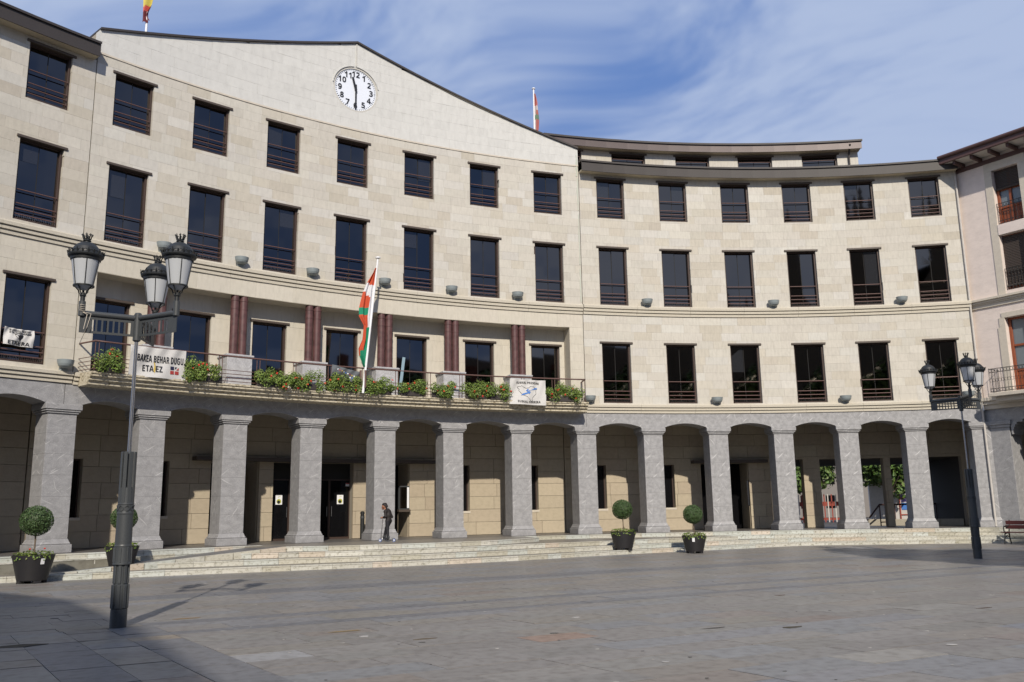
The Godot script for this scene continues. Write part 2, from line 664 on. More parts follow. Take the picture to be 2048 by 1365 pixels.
func span_hole(t0: float, t1: float, y0: float, y1: float) -> PackedVector2Array:
	return PackedVector2Array([Vector2(t0 * R, y0), Vector2(t1 * R, y0), Vector2(t1 * R, y1), Vector2(t0 * R, y1)])

# a wall sheet between two radii with rectangular holes (holes run full between y's): built as strips
func holed_wall(st: SurfaceTool, t0: float, t1: float, y0: float, y1: float, rf: float, rb: float, holes: Array, back := true) -> void:
	var cuts := [t0 * R, t1 * R]
	for h in holes:
		cuts.append(clampf(h[0].x, t0 * R, t1 * R))
		cuts.append(clampf(h[1].x, t0 * R, t1 * R))
	cuts.sort()
	for i in cuts.size() - 1:
		if cuts[i + 1] - cuts[i] < 0.001:
			continue
		var m: float = (cuts[i] + cuts[i + 1]) * 0.5
		var ys := []
		for h in holes:
			if m > h[0].x and m < h[1].x:
				ys.append([h[0].y, h[2].y])
		ys.sort_custom(func(a, b): return a[0] < b[0])
		var y := y0
		for q in ys + [[y1, y1]]:
			if q[0] - y > 0.003:
				slab_poly(st, rect(cuts[i], cuts[i + 1], y, minf(q[0], y1)), rf, rb, back)
			y = maxf(y, q[1])

func make_pillar() -> Node3D:
	var p := Node3D.new()
	var st := new_st()
	# plinth with stepped mouldings
	bx(st, Vector3(-0.535, 0, -0.99), Vector3(0.535, 0.245, 0.08), 0.012)
	bx(st, Vector3(-0.50, 0.245, -0.96), Vector3(0.50, 0.30, 0.05), 0.018)
	part(st, "plinth", M.marble, p)
	st = new_st()
	# sloping base course
	var a := [Vector3(-0.475, 0.30, 0.025), Vector3(0.475, 0.30, 0.025), Vector3(0.475, 0.30, -0.935), Vector3(-0.475, 0.30, -0.935)]
	var b := [Vector3(-0.435, 0.41, -0.012), Vector3(0.435, 0.41, -0.012), Vector3(0.435, 0.41, -0.895), Vector3(-0.435, 0.41, -0.895)]
	for i in 4:
		var m: Vector3 = (a[i] + a[(i + 1) % 4]) * 0.5 - Vector3(0, 0.3, -0.45)
		quad(st, a[i], a[(i + 1) % 4], b[(i + 1) % 4], b[i], m)
	quad(st, b[0], b[1], b[2], b[3], Vector3.UP)
	part(st, "base_moulding", M.marble, p)
	var ys := [0.41, 1.04, 1.66, 2.30, 2.93, 3.55, 4.15]
	for i in 6:
		st = new_st()
		bx(st, Vector3(-0.425, ys[i] + 0.001, -0.885), Vector3(0.425, ys[i + 1] - 0.001, -0.02), 0.004)
		part(st, "block", M.marble, p)
	st = new_st()
	bx(st, Vector3(-0.47, 4.15, -0.93), Vector3(0.47, 4.195, 0.025), 0.01)
	bx(st, Vector3(-0.445, 4.195, -0.91), Vector3(0.445, 4.21, 0.0))
	bx(st, Vector3(-0.51, 4.21, -0.97), Vector3(0.51, 4.255, 0.062), 0.01)
	bx(st, Vector3(-0.485, 4.255, -0.95), Vector3(0.485, 4.27, 0.04))
	bx(st, Vector3(-0.546, 4.27, -1.0), Vector3(0.546, 4.437, 0.09), 0.01)
	part(st, "capital", M.marble, p)
	return p

var pillar_proto: Node3D
var win := {}

func place_pillar(b: Node3D, th: float, r := R) -> Node3D:
	return copy_part(pillar_proto, "pillar", b, P(th, r, FL) - b.position, -th)

func place_window(b: Node3D, key: String, th: float, y: float, r := R) -> Node3D:
	var w := copy_part(win[key], "window", b, P(th, r, y) - b.position, -th)
	for c in w.get_children():
		if str(c.name).begins_with("pane"):
			c.rotation = Vector3(rng.randf_range(-0.006, 0.006), rng.randf_range(-0.006, 0.006), 0)
	if rng.randf() < 0.28 and key != "door":
		var s := -1.0 if rng.randf() < 0.5 else 1.0
		var y1: float = {"F4": F4[1], "F3": F3[1], "F2": F2[1]}[key] - 0.17
		var st := new_st()
		bx(st, Vector3(0.03 if s > 0 else -0.58, y1 * rng.randf_range(0.35, 0.8), -0.212), Vector3(0.58 if s > 0 else -0.03, y1, -0.206))
		part(st, "blind", M.blind_glass, w)
	return w

func arch_bay(b: Node3D, t0: float, t1: float) -> void:
	var sa := t0 * R
	var sb := t1 * R
	var h := 0.546
	var yb := FL + 4.44
	var poly := PackedVector2Array()
	poly.append(Vector2(sa, yb))
	poly.append(Vector2(sa + h, yb))
	var n := 12
	var rim := []
	for i in n + 1:
		var u := float(i) / n
		var x := lerpf(sa + h, sb - h, u)
		var y := yb + 0.025 + 0.165 * (1.0 - pow(2.0 * u - 1.0, 2.0))
		poly.append(Vector2(x, y))
		rim.append(Vector2(x, y))
	poly.append(Vector2(sb - h, yb))
	poly.append(Vector2(sb, yb))
	for i in 7:
		poly.append(Vector2(lerpf(sb, sa, i / 6.0), 5.66))
	var st := new_st()
	slab_poly(st, poly, R, R + 0.92, true)
	wpart(st, "arch", M.marble, b)
	st = new_st()
	for i in n:
		slab_poly(st, PackedVector2Array([rim[i] + Vector2(0, -0.004), rim[i + 1] + Vector2(0, -0.004), rim[i + 1] + Vector2(0, 0.045), rim[i] + Vector2(0, 0.045)]), R - 0.022, R + 0.05)
	wpart(st, "arch_moulding", M.marble, b)

func string_profile(y0: float, y1: float, out: float) -> Array:
	var d := (y1 - y0)
	return [Vector2(R + 0.25, y0), Vector2(R - 0.05 - out, y0), Vector2(R - 0.05 - out, y0 + d * 0.25), Vector2(R - 0.015 - out, y0 + d * 0.27), Vector2(R - 0.015 - out, y0 + d * 0.31), Vector2(R - 0.10 - out, y0 + d * 0.33), Vector2(R - 0.10 - out, y0 + d * 0.57), Vector2(R - 0.065 - out, y0 + d * 0.59), Vector2(R - 0.065 - out, y0 + d * 0.63), Vector2(R - 0.15 - out, y0 + d * 0.65), Vector2(R - 0.15 - out, y0 + d * 0.90), Vector2(R - 0.12 - out, y1), Vector2(R + 0.25, y1 + 0.02)]

func courses(b: Node3D, t0: float, t1: float, y0: float, y1: float, mkey := "clean_course", out := 0.0) -> void:
	# lengths of moulded stone butted together
	var n := maxi(1, int(round((t1 - t0) * R / 2.4)))
	for i in n:
		var a := lerpf(t0, t1, float(i) / n)
		var e := lerpf(t0, t1, float(i + 1) / n) - 0.00022
		var st := new_st()
		arc_sweep(st, string_profile(y0, y1, out), a, e)
		wpart(st, "string_course", M[mkey], b)

func eave(b: Node3D, t0: float, t1: float) -> void:
	var rf := R - 0.43
	var st := new_st()
	arc_sweep(st, [Vector2(rf, 16.44), Vector2(rf, 16.90), Vector2(rf + 0.04, 16.90), Vector2(rf + 0.04, 16.44)], t0, t1)
	wpart(st, "fascia", M.zinc, b)
	st = new_st()
	arc_sweep(st, [Vector2(rf - 0.06, 16.86), Vector2(rf - 0.06, 16.94), Vector2(rf + 0.10, 16.96), Vector2(rf + 0.06, 16.905)], t0, t1)
	wpart(st, "gutter", M.zinc, b)
	st = new_st()
	arc_sweep(st, [Vector2(rf + 0.045, 16.45), Vector2(rf + 0.045, 16.52), Vector2(R + 0.3, 16.56), Vector2(R + 0.3, 16.47)], t0 + 0.0005, t1 - 0.0005)
	wpart(st, "soffit", M.soffit, b)
	st = new_st()
	arc_sweep(st, [Vector2(rf + 0.05, 16.91), Vector2(rf + 0.05, 16.97), Vector2(R + 11, 18.2), Vector2(R + 11, 17.9)], t0, t1, 0.06)
	wpart(st, "roof", M.zinc, b)

# back wall of the arcade: panels in courses, set in front of a solid wall
func arcade_back(b: Node3D, key: String, t0: float, t1: float, holes: Array, deep := []) -> void:
	clad(key, t0 * R, t1 * R, FL + 0.01, 5.5, 0.545, 1.35, 1.6, holes, panel_tone, R + 3.0, 0.12, null, "panel", 0.006)
	lay_stones(key, b, "panel")
	var st := new_st()
	holed_wall(st, t0, t1, FL - 0.5, 5.6, R + 3.12, R + 3.5, holes)
	wpart(st, "arcade_wall", M.backing, b)
	st = new_st()
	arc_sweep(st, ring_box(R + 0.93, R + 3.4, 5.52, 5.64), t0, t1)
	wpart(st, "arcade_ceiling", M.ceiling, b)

func slit(b: Node3D, th_right: float, width := 0.62) -> PackedVector2Array:
	var half := width * 0.5 * R / (R + 3.0)
	return hole(th_right - width * 0.5 / (R + 3.0), 1.57, 3.58, half)

func slit_window(b: Node3D, th_right: float, width := 0.62) -> void:
	var th := th_right - width * 0.5 / (R + 3.0)
	var w := node_at("slit_window", b, P(th, R + 3.0, 1.57) - b.position, -th)
	var st := new_st()
	bx(st, Vector3(-width * 0.5 + 0.05, 0.05, -0.30), Vector3(width * 0.5 - 0.05, 1.96, -0.28))
	part(st, "pane", M.dark_glass, w)
	st = new_st()
	bx(st, Vector3(-width * 0.5 - 0.0, 0, -0.34), Vector3(-width * 0.5 + 0.05, 2.01, -0.24))
	bx(st, Vector3(width * 0.5 - 0.05, 0, -0.34), Vector3(width * 0.5, 2.01, -0.24))
	bx(st, Vector3(-width * 0.5 + 0.05, 1.96, -0.34), Vector3(width * 0.5 - 0.05, 2.01, -0.24))
	part(st, "frame", M.frame, w)
	st = new_st()
	bx(st, Vector3(-width * 0.5 - 0.03, -0.05, -0.34), Vector3(width * 0.5 + 0.03, 0.045, 0.02), 0.006)
	part(st, "sill", M.trim, w)

# ------------------------------------------------------------------ the three buildings
func build_town_hall() -> void:
	var b := thing("town_hall", "pale stone town hall with clock gable, flower balcony and arcade of grey pillars", "town hall", P((SEAM_L + SEAM_R) * 0.5, R, 0))
	var t0 := SEAM_L + 0.0004
	var t1 := SEAM_R - 0.0004
	var holes := []
	for i in 7:
		holes.append(hole(THW[i], F4[0], F4[0] + F4[1] - 0.10))
		holes.append(hole(THW[i], F3[0], F3[0] + F3[1] - 0.10))
	var rec0 := -0.838
	var rec1 := -0.2972
	holes.append(span_hole(rec0, rec1, 5.0, 9.35))
	clad("town_hall", t0 * R, t1 * R, 10.37, 16.80, 0.357, 0.55, 1.05, holes, stone_tone)
	clad("town_hall", t0 * R, t1 * R, 6.02, 9.36, 0.36, 0.55, 1.05, holes, smooth_tone)
	clad("town_hall", t0 * R, t1 * R, 9.36, 9.96, 0.6, 0.9, 1.5, [], smooth_tone)
	# gable
	var gp := PackedVector2Array([Vector2(t0 * R, 16.83), Vector2(t1 * R, 16.83), Vector2(t1 * R, 17.60), Vector2(-0.5715 * R, 20.58), Vector2(t0 * R, 17.60)])
	var ring := PackedVector2Array()
	for k in 28:
		ring.append(Vector2(-0.5722 * R + 0.97 * cos(TAU * k / 28), 18.535 + 0.97 * sin(TAU * k / 28)))
	clad("gable", t0 * R, t1 * R, 16.83, 20.7, 0.40, 0.8, 1.3, [ring], gable_tone, R - 0.015, 0.30, gp, "gable")
	for e in pending["gable"]:
		pending["town_hall"].append(e)
	lay_stones("town_hall", b, "stone")
	# solid wall behind the cladding
	var st := new_st()
	holed_wall(st, t0, t1, 9.9, 16.9, R + 0.285, R + 0.65, [])
	holed_wall(st, t0, rec0, 5.9, 9.9, R + 0.285, R + 1.1, [])
	holed_wall(st, rec1, t1, 5.9, 9.9, R + 0.285, R + 1.1, [])
	slab_poly(st, PackedVector2Array([Vector2(t0 * R, 16.85), Vector2(-0.78 * R, 16.85), Vector2(-0.71 * R, 16.85), Vector2(-0.64 * R, 16.85), Vector2(-0.5715 * R, 16.85), Vector2(-0.50 * R, 16.85), Vector2(-0.43 * R, 16.85), Vector2(-0.35 * R, 16.85), Vector2(t1 * R, 16.85), Vector2(t1 * R, 17.58), Vector2(-0.5715 * R, 20.56), Vector2(t0 * R, 17.58)]), R + 0.28, R + 0.70, true)
	wpart(st, "wall", M.backing, b)
	st = new_st()
	arc_sweep(st, [Vector2(R - 0.03, 16.765), Vector2(R - 0.03, 16.83), Vector2(R + 0.2, 16.835), Vector2(R + 0.2, 16.765)], t0, t1)
	wpart(st, "ledge", M.trim, b)
	# coping of the gable: two runs of dark metal
	for run in [[t0, 17.60, -0.5715, 20.58], [-0.5715, 20.58, t1, 17.60]]:
		st = new_st()
		var n := 12
		for i in n:
			var a := Vector2(lerpf(run[0], run[2], float(i) / n) * R, lerpf(run[1], run[3], float(i) / n))
			var c := Vector2(lerpf(run[0], run[2], float(i + 1) / n) * R, lerpf(run[1], run[3], float(i + 1) / n))
			slab_poly(st, PackedVector2Array([a, c, c + Vector2(0, 0.075), a + Vector2(0, 0.075)]), R - 0.10, R + 0.8, true)
		wpart(st, "coping", M.zinc, b)
		st = new_st()
		for i in n:
			var ta := lerpf(run[0], run[2], float(i) / n)
			var tc := lerpf(run[0], run[2], float(i + 1) / n)
			var ya := lerpf(run[1], run[3], float(i) / n)
			var yc := lerpf(run[1], run[3], float(i + 1) / n)
			quad(st, P(ta, R + 0.75, ya - 0.1), P(tc, R + 0.75, yc - 0.1), P(tc, R + 11, yc - 0.3), P(ta, R + 11, ya - 0.3), Vector3.UP)
		wpart(st, "roof", M.tiles, b)
	st = new_st()
	holed_wall(st, t0, t1, -0.3, 17.6, R + 10.8, R + 11.1, [])
	wpart(st, "rear_wall", M.plain, b)
	st = new_st()
	for e in [t0, t1]:
		quad(st, P(e, R + 0.66, 5.6), P(e, R + 11, 5.6), P(e, R + 11, 17.3), P(e, R + 0.66, 17.5), Vector3(cos(e), 0, sin(e)) * (1.0 if e == t1 else -1.0))
	wpart(st, "end_wall", M.cream, b)
	# pointing of the round recess for the clock
	st = new_st()
	for k in 56:
		var a0 := TAU * k / 56
		var a1 := TAU * (k + 1) / 56
		if sin(a0) > 0.2 and absf(cos(a0)) > 0.07:
			var o := Vector2(-0.5722 * R, 18.535)
			slab_poly(st, PackedVector2Array([o + Vector2(cos(a0), sin(a0)) * 0.98, o + Vector2(cos(a1), sin(a1)) * 0.98, o + Vector2(cos(a1), sin(a1)) * 1.015, o + Vector2(cos(a0), sin(a0)) * 1.015]), R - 0.055, R + 0.1)
	wpart(st, "hood_moulding", M.gable, b)
	st = new_st()
	bx(st, Vector3(-0.025, 0, -0.1), Vector3(0.025, 1.0, 0.035), 0.0)
	var gl := part(st, "ridge_strip", M.trim_pale, b)
	gl.position = P(-0.5722, R - 0.015, 19.55) - b.position
	gl.rotation.y = 0.5722
	for q in [[17.3, 16.3, 0.10], [16.2, 14.7, 0.07], [14.5, 12.2, 0.05], [12.0, 10.5, 0.06]]:
		st = new_st()
		var pl := PackedVector2Array()
		for k in 9:
			pl.append(Vector2(t1 * R - 0.03 - q[2] * rng.randf_range(0.5, 1.0), lerpf(q[0], q[1], k / 8.0)))
		for k in 9:
			pl.append(Vector2(t1 * R - 0.03 - q[2] * rng.randf_range(0.0, 0.3), lerpf(q[1], q[0], k / 8.0)))
		slab_poly(st, pl, R - 0.022, R - 0.0)
		wpart(st, "copper_stain", M.stain, b)
	# windows
	for i in 7:
		place_window(b, "F4", THW[i], F4[0])
		place_window(b, "F3", THW[i], F3[0])
		place_window(b, "door", THW[i], 6.03, R + 0.74)
	# recess behind the balcony
	var rh := []
	for i in 7:
		rh.append(hole(THW[i], 5.8, 6.03 + 2.71 - 0.10, WIN_HALF * R / (R + 0.74)))
	clad("recess", (rec0 - 0.004) * R, (rec1 + 0.004) * R, 6.0, 9.42, 0.86, 1.2, 1.8, rh, smooth_tone, R + 0.74, 0.3)
	lay_stones("recess", b, "recess_stone")
	st = new_st()
	holed_wall(st, rec0 - 0.01, rec1 + 0.01, 5.9, 9.95, R + 1.03, R + 1.4, [])
	arc_sweep(st, ring_box(R + 0.28, R + 1.1, 9.40, 9.92), rec0, rec1)
	wpart(st, "recess_wall", M.backing, b)
	st = new_st()
	arc_sweep(st, ring_box(R + 0.003, R + 0.78, 9.345, 9.40), rec0, rec1)
	wpart(st, "recess_soffit", M.cream, b)
	for e in [[rec0 - 0.0028, rec0 + 0.0004], [rec1 - 0.0004, rec1 + 0.0028]]:
		st = new_st()
		arc_sweep(st, ring_box(R + 0.006, R + 0.8, 6.0, 9.344), e[0], e[1])
		wpart(st, "jamb", M.cream, b)
	# paired columns on pedestals
	for i in range(1, 7):
		var th: float = THP[i]
		if i == 1:
			th = -0.7785
		var ped := node_at("pedestal", b, P(th, R - 0.1, 5.98) - b.position, -th)
		st = new_st()
		bx(st, Vector3(-0.46, 0, -0.82), Vector3(0.46, 1.13, 0.0), 0.012)
		part(st, "block", M.pedestal, ped)
		st = new_st()
		bx(st, Vector3(-0.51, 1.13, -0.84), Vector3(0.51, 1.20, 0.05), 0.012)
		part(st, "cap", M.pedestal, ped)
		var pair := node_at("column_pair", b, P(th, R + 0.16, 7.18) - b.position, -th)
		for s in [-0.16, 0.16]:
			st = new_st()
			lathe(st, [Vector2(0.165, 0), Vector2(0.165, 0.05), Vector2(0.148, 0.07), Vector2(0.148, 1.66), Vector2(0.157, 1.665), Vector2(0.157, 1.70), Vector2(0.148, 1.705), Vector2(0.148, 1.96), Vector2(0.16, 1.97), Vector2(0.16, 2.01), Vector2(0.148, 2.02), Vector2(0.148, 2.17)], 20, Vector3(s, 0, 0))
			part(st, "column", M.pipe, pair)
	# balcony slab
	var bt0 := -0.8475
	var bt1 := -0.2855
	var prof := [Vector2(R + 0.3, 5.61), Vector2(R - 0.66, 5.60), Vector2(R - 0.70, 5.62), Vector2(R - 0.70, 5.70), Vector2(R - 0.745, 5.715), Vector2(R - 0.745, 5.73), Vector2(R - 0.80, 5.745), Vector2(R - 0.80, 5.81), Vector2(R - 0.84, 5.825), Vector2(R - 0.84, 5.84), Vector2(R - 0.90, 5.855), Vector2(R - 0.90, 5.92), Vector2(R - 0.94, 5.935), Vector2(R - 0.94, 5.995), Vector2(R + 0.8, 6.02)]
	var nb := 9
	for i in nb:
		st = new_st()
		arc_sweep(st, prof, lerpf(bt0, bt1, float(i) / nb), lerpf(bt0, bt1, float(i + 1) / nb) - 0.00015)
		wpart(st, "balcony_slab", M.course, b)
	# railing
	var rr := R - 0.84
	var r0 := bt0 + 0.003
	var r1 := bt1 - 0.003
	for k in 5:
		var y: float = [6.95, 6.47, 6.34, 6.21, 6.09][k]
		var path := [P(r0 - 0.004, R - 0.02, y)]
		for i in 41:
			path.append(P(lerpf(r0, r1, i / 40.0), rr, y))
		path.append(P(r1 + 0.004, R - 0.02, y))
		st = new_st()
		tube(st, path, 0.028 if k == 0 else 0.012, 8)
		wpart(st, "handrail" if k == 0 else "balcony_rail", M.rail, b)
	for i in 15:
		for dd in [-0.0016, 0.0016]:
			var th: float = lerpf(r0 + 0.002, r1 - 0.002, i / 14.0) + dd
			st = new_st()
			tube(st, [P(th, rr + 0.02, 5.98), P(th, rr + 0.02, 6.94)], 0.014, 6)
			wpart(st, "baluster", M.rail, b)
	# string courses
	courses(b, t0, t1, 9.95, 10.37)
	courses(b, t0, bt0 - 0.0002, 5.65, 6.03)
	courses(b, bt1 + 0.0002, t1, 5.65, 6.03)
	# arcade
	for i in range(0, 8):
		place_pillar(b, THP[i])
	for i in 7:
		arch_bay(b, THP[i] + (0.0003 if i == 0 else 0.0), THP[i + 1])
	var ah := []
	for q in [-0.8059, -0.7275, -0.3973, -0.3124]:
		ah.append(slit(b, q))
	ah.append(span_hole(-0.687, -0.6375, FL - 0.1, 3.62))
	ah.append(span_hole(-0.6225, -0.5345, FL - 0.1, 3.62))
	ah.append(span_hole(-0.520, -0.4695, FL - 0.1, 3.62))
	arcade_back(b, "hall_arcade", t0, t1, ah)
	for q in [-0.8059, -0.7275, -0.3973, -0.3124]:
		slit_window(b, q)
	# entrance: canopy strip, glass doors, dark side lobbies
	st = new_st()
	arc_sweep(st, ring_box(R + 2.55, R + 3.02, 3.62, 3.76), -0.706, -0.4425)
	wpart(st, "canopy", M.lintel, b)
	var dr := R + 3.42
	st = new_st()
	slab_poly(st, rect(-0.6225 * R, -0.5345 * R, 2.98, 3.62), dr, dr + 0.1)
	wpart(st, "transom", M.dark, b)
	var cuts := [-0.6225, -0.601, -0.5795, -0.5575, -0.5345]
	for i in 4:
		var d0: float = cuts[i]
		var d1: float = cuts[i + 1]
		var door := node_at("door", b, P((d0 + d1) * 0.5, dr, FL) - b.position, -(d0 + d1) * 0.5)
		var hw := (d1 - d0) * dr * 0.5
		st = new_st()
		bx(st, Vector3(-hw + 0.04, 0.08, -0.02), Vector3(hw - 0.04, 2.34, 0.0))
		part(st, "pane", M.dark_glass, door)
		st = new_st()
		bx(st, Vector3(-hw, 0.0, -0.04), Vector3(-hw + 0.04, 2.39, 0.03))
		bx(st, Vector3(hw - 0.04, 0.0, -0.04), Vector3(hw - 0.002, 2.39, 0.03))
		bx(st, Vector3(-hw + 0.04, 0.0, -0.04), Vector3(hw - 0.04, 0.08, 0.03))
		bx(st, Vector3(-hw + 0.04, 2.34, -0.04), Vector3(hw - 0.04, 2.39, 0.03))
		part(st, "frame", M.frame, door)
		st = new_st()
		tube(st, [Vector3(hw - 0.1 if i % 2 == 0 else -hw + 0.1, 0.9, 0.06), Vector3(hw - 0.1 if i % 2 == 0 else -hw + 0.1, 1.3, 0.06)], 0.012, 8)
		part(st, "handle", M.steel, door)
	for q in [[-0.687, -0.6375], [-0.520, -0.4695]]:
		st = new_st()
		slab_poly(st, rect(q[0] * R, q[1] * R, FL, 3.62), R + 4.4, R + 4.5)
		wpart(st, "side_door", M.dark_glass, b)
		for e in q:
			st = new_st()
			slab_poly(st, rect(e * R - 0.02, e * R + 0.02, FL, 3.62), R + 3.13, R + 4.45, true)
			wpart(st, "lobby_wall", M.panel_plain, b)

func build_left_wing() -> void:
	var t1 := SEAM_L - 0.0004
	var t0 := -1.06
	var b := thing("left_wing", "stone wing beside the town hall under the dark overhanging eave, cut by the left edge", "building", P(-0.9, R, 0))
	var wl := [[-0.8932, -0.8942, -0.8952], [-0.9765, -0.9775, -0.9785]]
	var holes := []
	for q in wl:
		holes.append(hole(q[0], F4[0], F4[0] + F4[1] - 0.10))
		holes.append(hole(q[1], F3[0] + 0.06, F3[0] + F3[1] - 0.04))
		holes.append(hole(q[2], F2[0] + 0.08, F2[0] + F2[1] - 0.02))
	clad("left_wing", t0 * R, t1 * R, 10.37, 16.50, 0.357, 0.55, 1.05, holes, stone_tone)
	clad("left_wing", t0 * R, t1 * R, 6.02, 9.96, 0.358, 0.7, 1.3, holes, smooth_tone)
	lay_stones("left_wing", b, "stone")
	var st := new_st()
	holed_wall(st, t0, t1, 5.6, 16.5, R + 0.285, R + 0.65, [])
	wpart(st, "wall", M.backing, b)
	st = new_st()
	holed_wall(st, t0, t1, -0.3, 17.9, R + 10.8, R + 11.1, [])
	wpart(st, "rear_wall", M.plain, b)
	for q in wl:
		place_window(b, "F4", q[0], F4[0])
		place_window(b, "F3", q[1], F3[0] + 0.06)
		place_window(b, "F2", q[2], F2[0] + 0.08)
	courses(b, t0, t1, 9.97, 10.37)
	courses(b, t0, t1, 5.68, 6.04)
	eave(b, t0, t1 - 0.002)
	arch_bay(b, -0.9405, THP[0] - 0.0002)
	arch_bay(b, -1.0235, -0.9405)
	place_pillar(b, -0.9405)
	place_pillar(b, -1.0235)
	arcade_back(b, "left_arcade", t0, t1, [slit(b, -0.889)])
	slit_window(b, -0.889)

func build_right_wing() -> void:
	var t0 := SEAM_R + 0.0004
	var t1 := END_R
	var b := thing("right_wing", "curved stone wing with dark eaves and set-back attic right of the town hall", "building", P(-0.03, R, 0))
	var holes := []
	for i in range(7, 13):
		holes.append(hole(THW[i], F4[0], F4[0] + F4[1] - 0.10))
		holes.append(hole(THW[i], F3[0], F3[0] + F3[1] - 0.10))
		holes.append(hole(THW[i], F2[0], F2[0] + F2[1] - 0.10))
	clad("right_wing", t0 * R, t1 * R, 10.37, 16.50, 0.357, 0.55, 1.05, holes, stone_tone)
	clad("right_wing", t0 * R, t1 * R, 6.02, 9.96, 0.358, 0.55, 1.05, holes, stone_tone)
	lay_stones("right_wing", b, "stone")
	var st := new_st()
	holed_wall(st, t0, t1, 5.6, 16.5, R + 0.285, R + 0.65, [])
	wpart(st, "wall", M.backing, b)
	for i in range(7, 13):
		place_window(b, "F4", THW[i], F4[0])
		place_window(b, "F3", THW[i], F3[0])
		place_window(b, "F2", THW[i], F2[0])
	courses(b, t0, t1, 9.97, 10.39)
	courses(b, t0, t1, 5.65, 6.03)
	eave(b, t0, t1)
	for i in range(8, 13):
		place_pillar(b, THP[i])
	place_pillar(b, END_R - 0.0035)
	for i in range(7, 13):
		arch_bay(b, THP[i] + (0.0003 if i == 7 else 0.0), THP[i + 1])
	var pass0 := 0.0107
	var pass1 := 0.2095
	var ah := []
	for q in [-0.2263, -0.1398]:
		ah.append(slit(b, q))
	ah.append(span_hole(-0.106, -0.046, FL - 0.1, 3.62))
	ah.append(span_hole(pass0, 0.0223, FL - 0.6, 3.75))
	ah.append(span_hole(0.0424, 0.1192, FL - 0.6, 3.75))
	ah.append(span_hole(0.1272, pass1, FL - 0.6, 3.75))
	arcade_back(b, "wing_arcade", t0, t1, ah)
	for q in [-0.2263, -0.1398]:
		slit_window(b, q)
	st = new_st()
	arc_sweep(st, ring_box(R + 2.6, R + 3.02, 3.62, 3.76), -0.118, -0.024)
	wpart(st, "canopy", M.lintel, b)
	st = new_st()
	slab_poly(st, rect(-0.106 * R, -0.046 * R, FL, 3.62), R + 4.3, R + 4.4)
	wpart(st, "side_door", M.dark_glass, b)
	for e in [-0.106, -0.046]:
		st = new_st()
		slab_poly(st, rect(e * R - 0.02, e * R + 0.02, FL, 3.62), R + 3.13, R + 4.35, true)
		wpart(st, "lobby_wall", M.panel_plain, b)
	# passage through the wing
	for e in [pass0 - 0.004, pass1 + 0.004]:
		st = new_st()
		slab_poly(st, rect(e * R - 0.1, e * R + 0.1, FL - 0.5, 3.9), R + 3.5, R + 11.0, true)
		wpart(st, "passage_wall", M.passage, b)
	st = new_st()
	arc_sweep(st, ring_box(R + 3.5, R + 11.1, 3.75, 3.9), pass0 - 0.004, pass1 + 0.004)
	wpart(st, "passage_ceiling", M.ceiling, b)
	st = new_st()
	holed_wall(st, t0, t1, -0.3, 17.9, R + 10.8, R + 11.1, [span_hole(pass0, pass1, -0.3, 3.75)])
	wpart(st, "rear_wall", M.plain, b)
	st = new_st()
	quad(st, P(t1, R + 0.3, -0.2), P(t1, R + 11, -0.2), P(t1, R + 11, 18.0), P(t1, R + 0.3, 16.6), Vector3(1, 0, 0.2))
	wpart(st, "end_wall", M.cream, b)
	# attic set back on the roof
	var ar := R + 3.0
	var at0 := SEAM_R - 0.02
	var at1 := 0.1238
	var aw := [-0.2675, -0.1810, -0.0942, -0.0104, 0.0744]
	var wh := []
	for q in aw:
		wh.append(hole(q, 17.65, 18.86, 0.87 * R / ar))
	clad("attic", at0 * R, at1 * R, 17.0, 18.98, 0.33, 1.2, 2.0, wh, stone_tone, ar, 0.25)
	lay_stones("attic", b, "attic_stone")
	st = new_st()
	holed_wall(st, at0, at1, 17.0, 19.0, ar + 0.24, ar + 0.5, [])
	quad(st, P(at1, ar, 17), P(at1, ar + 7, 17), P(at1, ar + 7, 20.2), P(at1, ar, 19), Vector3(1, 0, 0.1))
	wpart(st, "attic_wall", M.cream, b)
	for q in aw:
		copy_part(win["attic"], "attic_window", b, P(q, ar, 17.65) - b.position, -q)
	st = new_st()
	arc_sweep(st, [Vector2(ar - 0.43, 18.97), Vector2(ar - 0.43, 19.33), Vector2(ar - 0.38, 19.33), Vector2(ar - 0.38, 18.97)], at0, at1 + 0.003)
	wpart(st, "attic_fascia", M.zinc_light, b)
	st = new_st()
	arc_sweep(st, [Vector2(ar - 0.385, 18.98), Vector2(ar - 0.385, 19.05), Vector2(ar + 0.2, 19.06), Vector2(ar + 0.2, 19.0)], at0, at1 + 0.002)
	wpart(st, "attic_soffit", M.soffit, b)
	st = new_st()
	arc_sweep(st, [Vector2(ar - 0.50, 19.33), Vector2(ar - 0.50, 19.42), Vector2(ar + 8.0, 20.6), Vector2(ar + 8.0, 20.4)], at0, at1 + 0.004)
	wpart(st, "attic_roof", M.zinc, b)
	st = new_st()
	var pth := at1 - 0.012
	tube(st, [P(pth, ar - 0.46, 19.2), P(pth, ar - 0.15, 18.85), P(pth, ar - 0.08, 18.7), P(pth, ar - 0.08, 17.3)], 0.05, 8)
	wpart(st, "downpipe", M.zinc, b)

# ------------------------------------------------------------------ building at the right edge
const QX := 20.447
const QZ := 38.087
func Q(s: float, y: float, off := 0.0) -> Vector3:
	# along the wall, height, distance in front of it
	var d := Vector2(0.56394, -0.82582)
	var n := Vector2(-0.82582, -0.56394)
	return V(QX + d.x * s + n.x * off, y, QZ + d.y * s + n.y * off)

func qbox(st: SurfaceTool, s0: float, s1: float, y0: float, y1: float, o0: float, o1: float, e := 0.0) -> void:
	var xf := Transform3D(Basis(Vector3.UP, atan2(0.82582, 0.56394) * -1.0), Q(0, 0, 0))
	bx(st, Vector3(s0, y0, o0), Vector3(s1, y1, o1), e, xf)

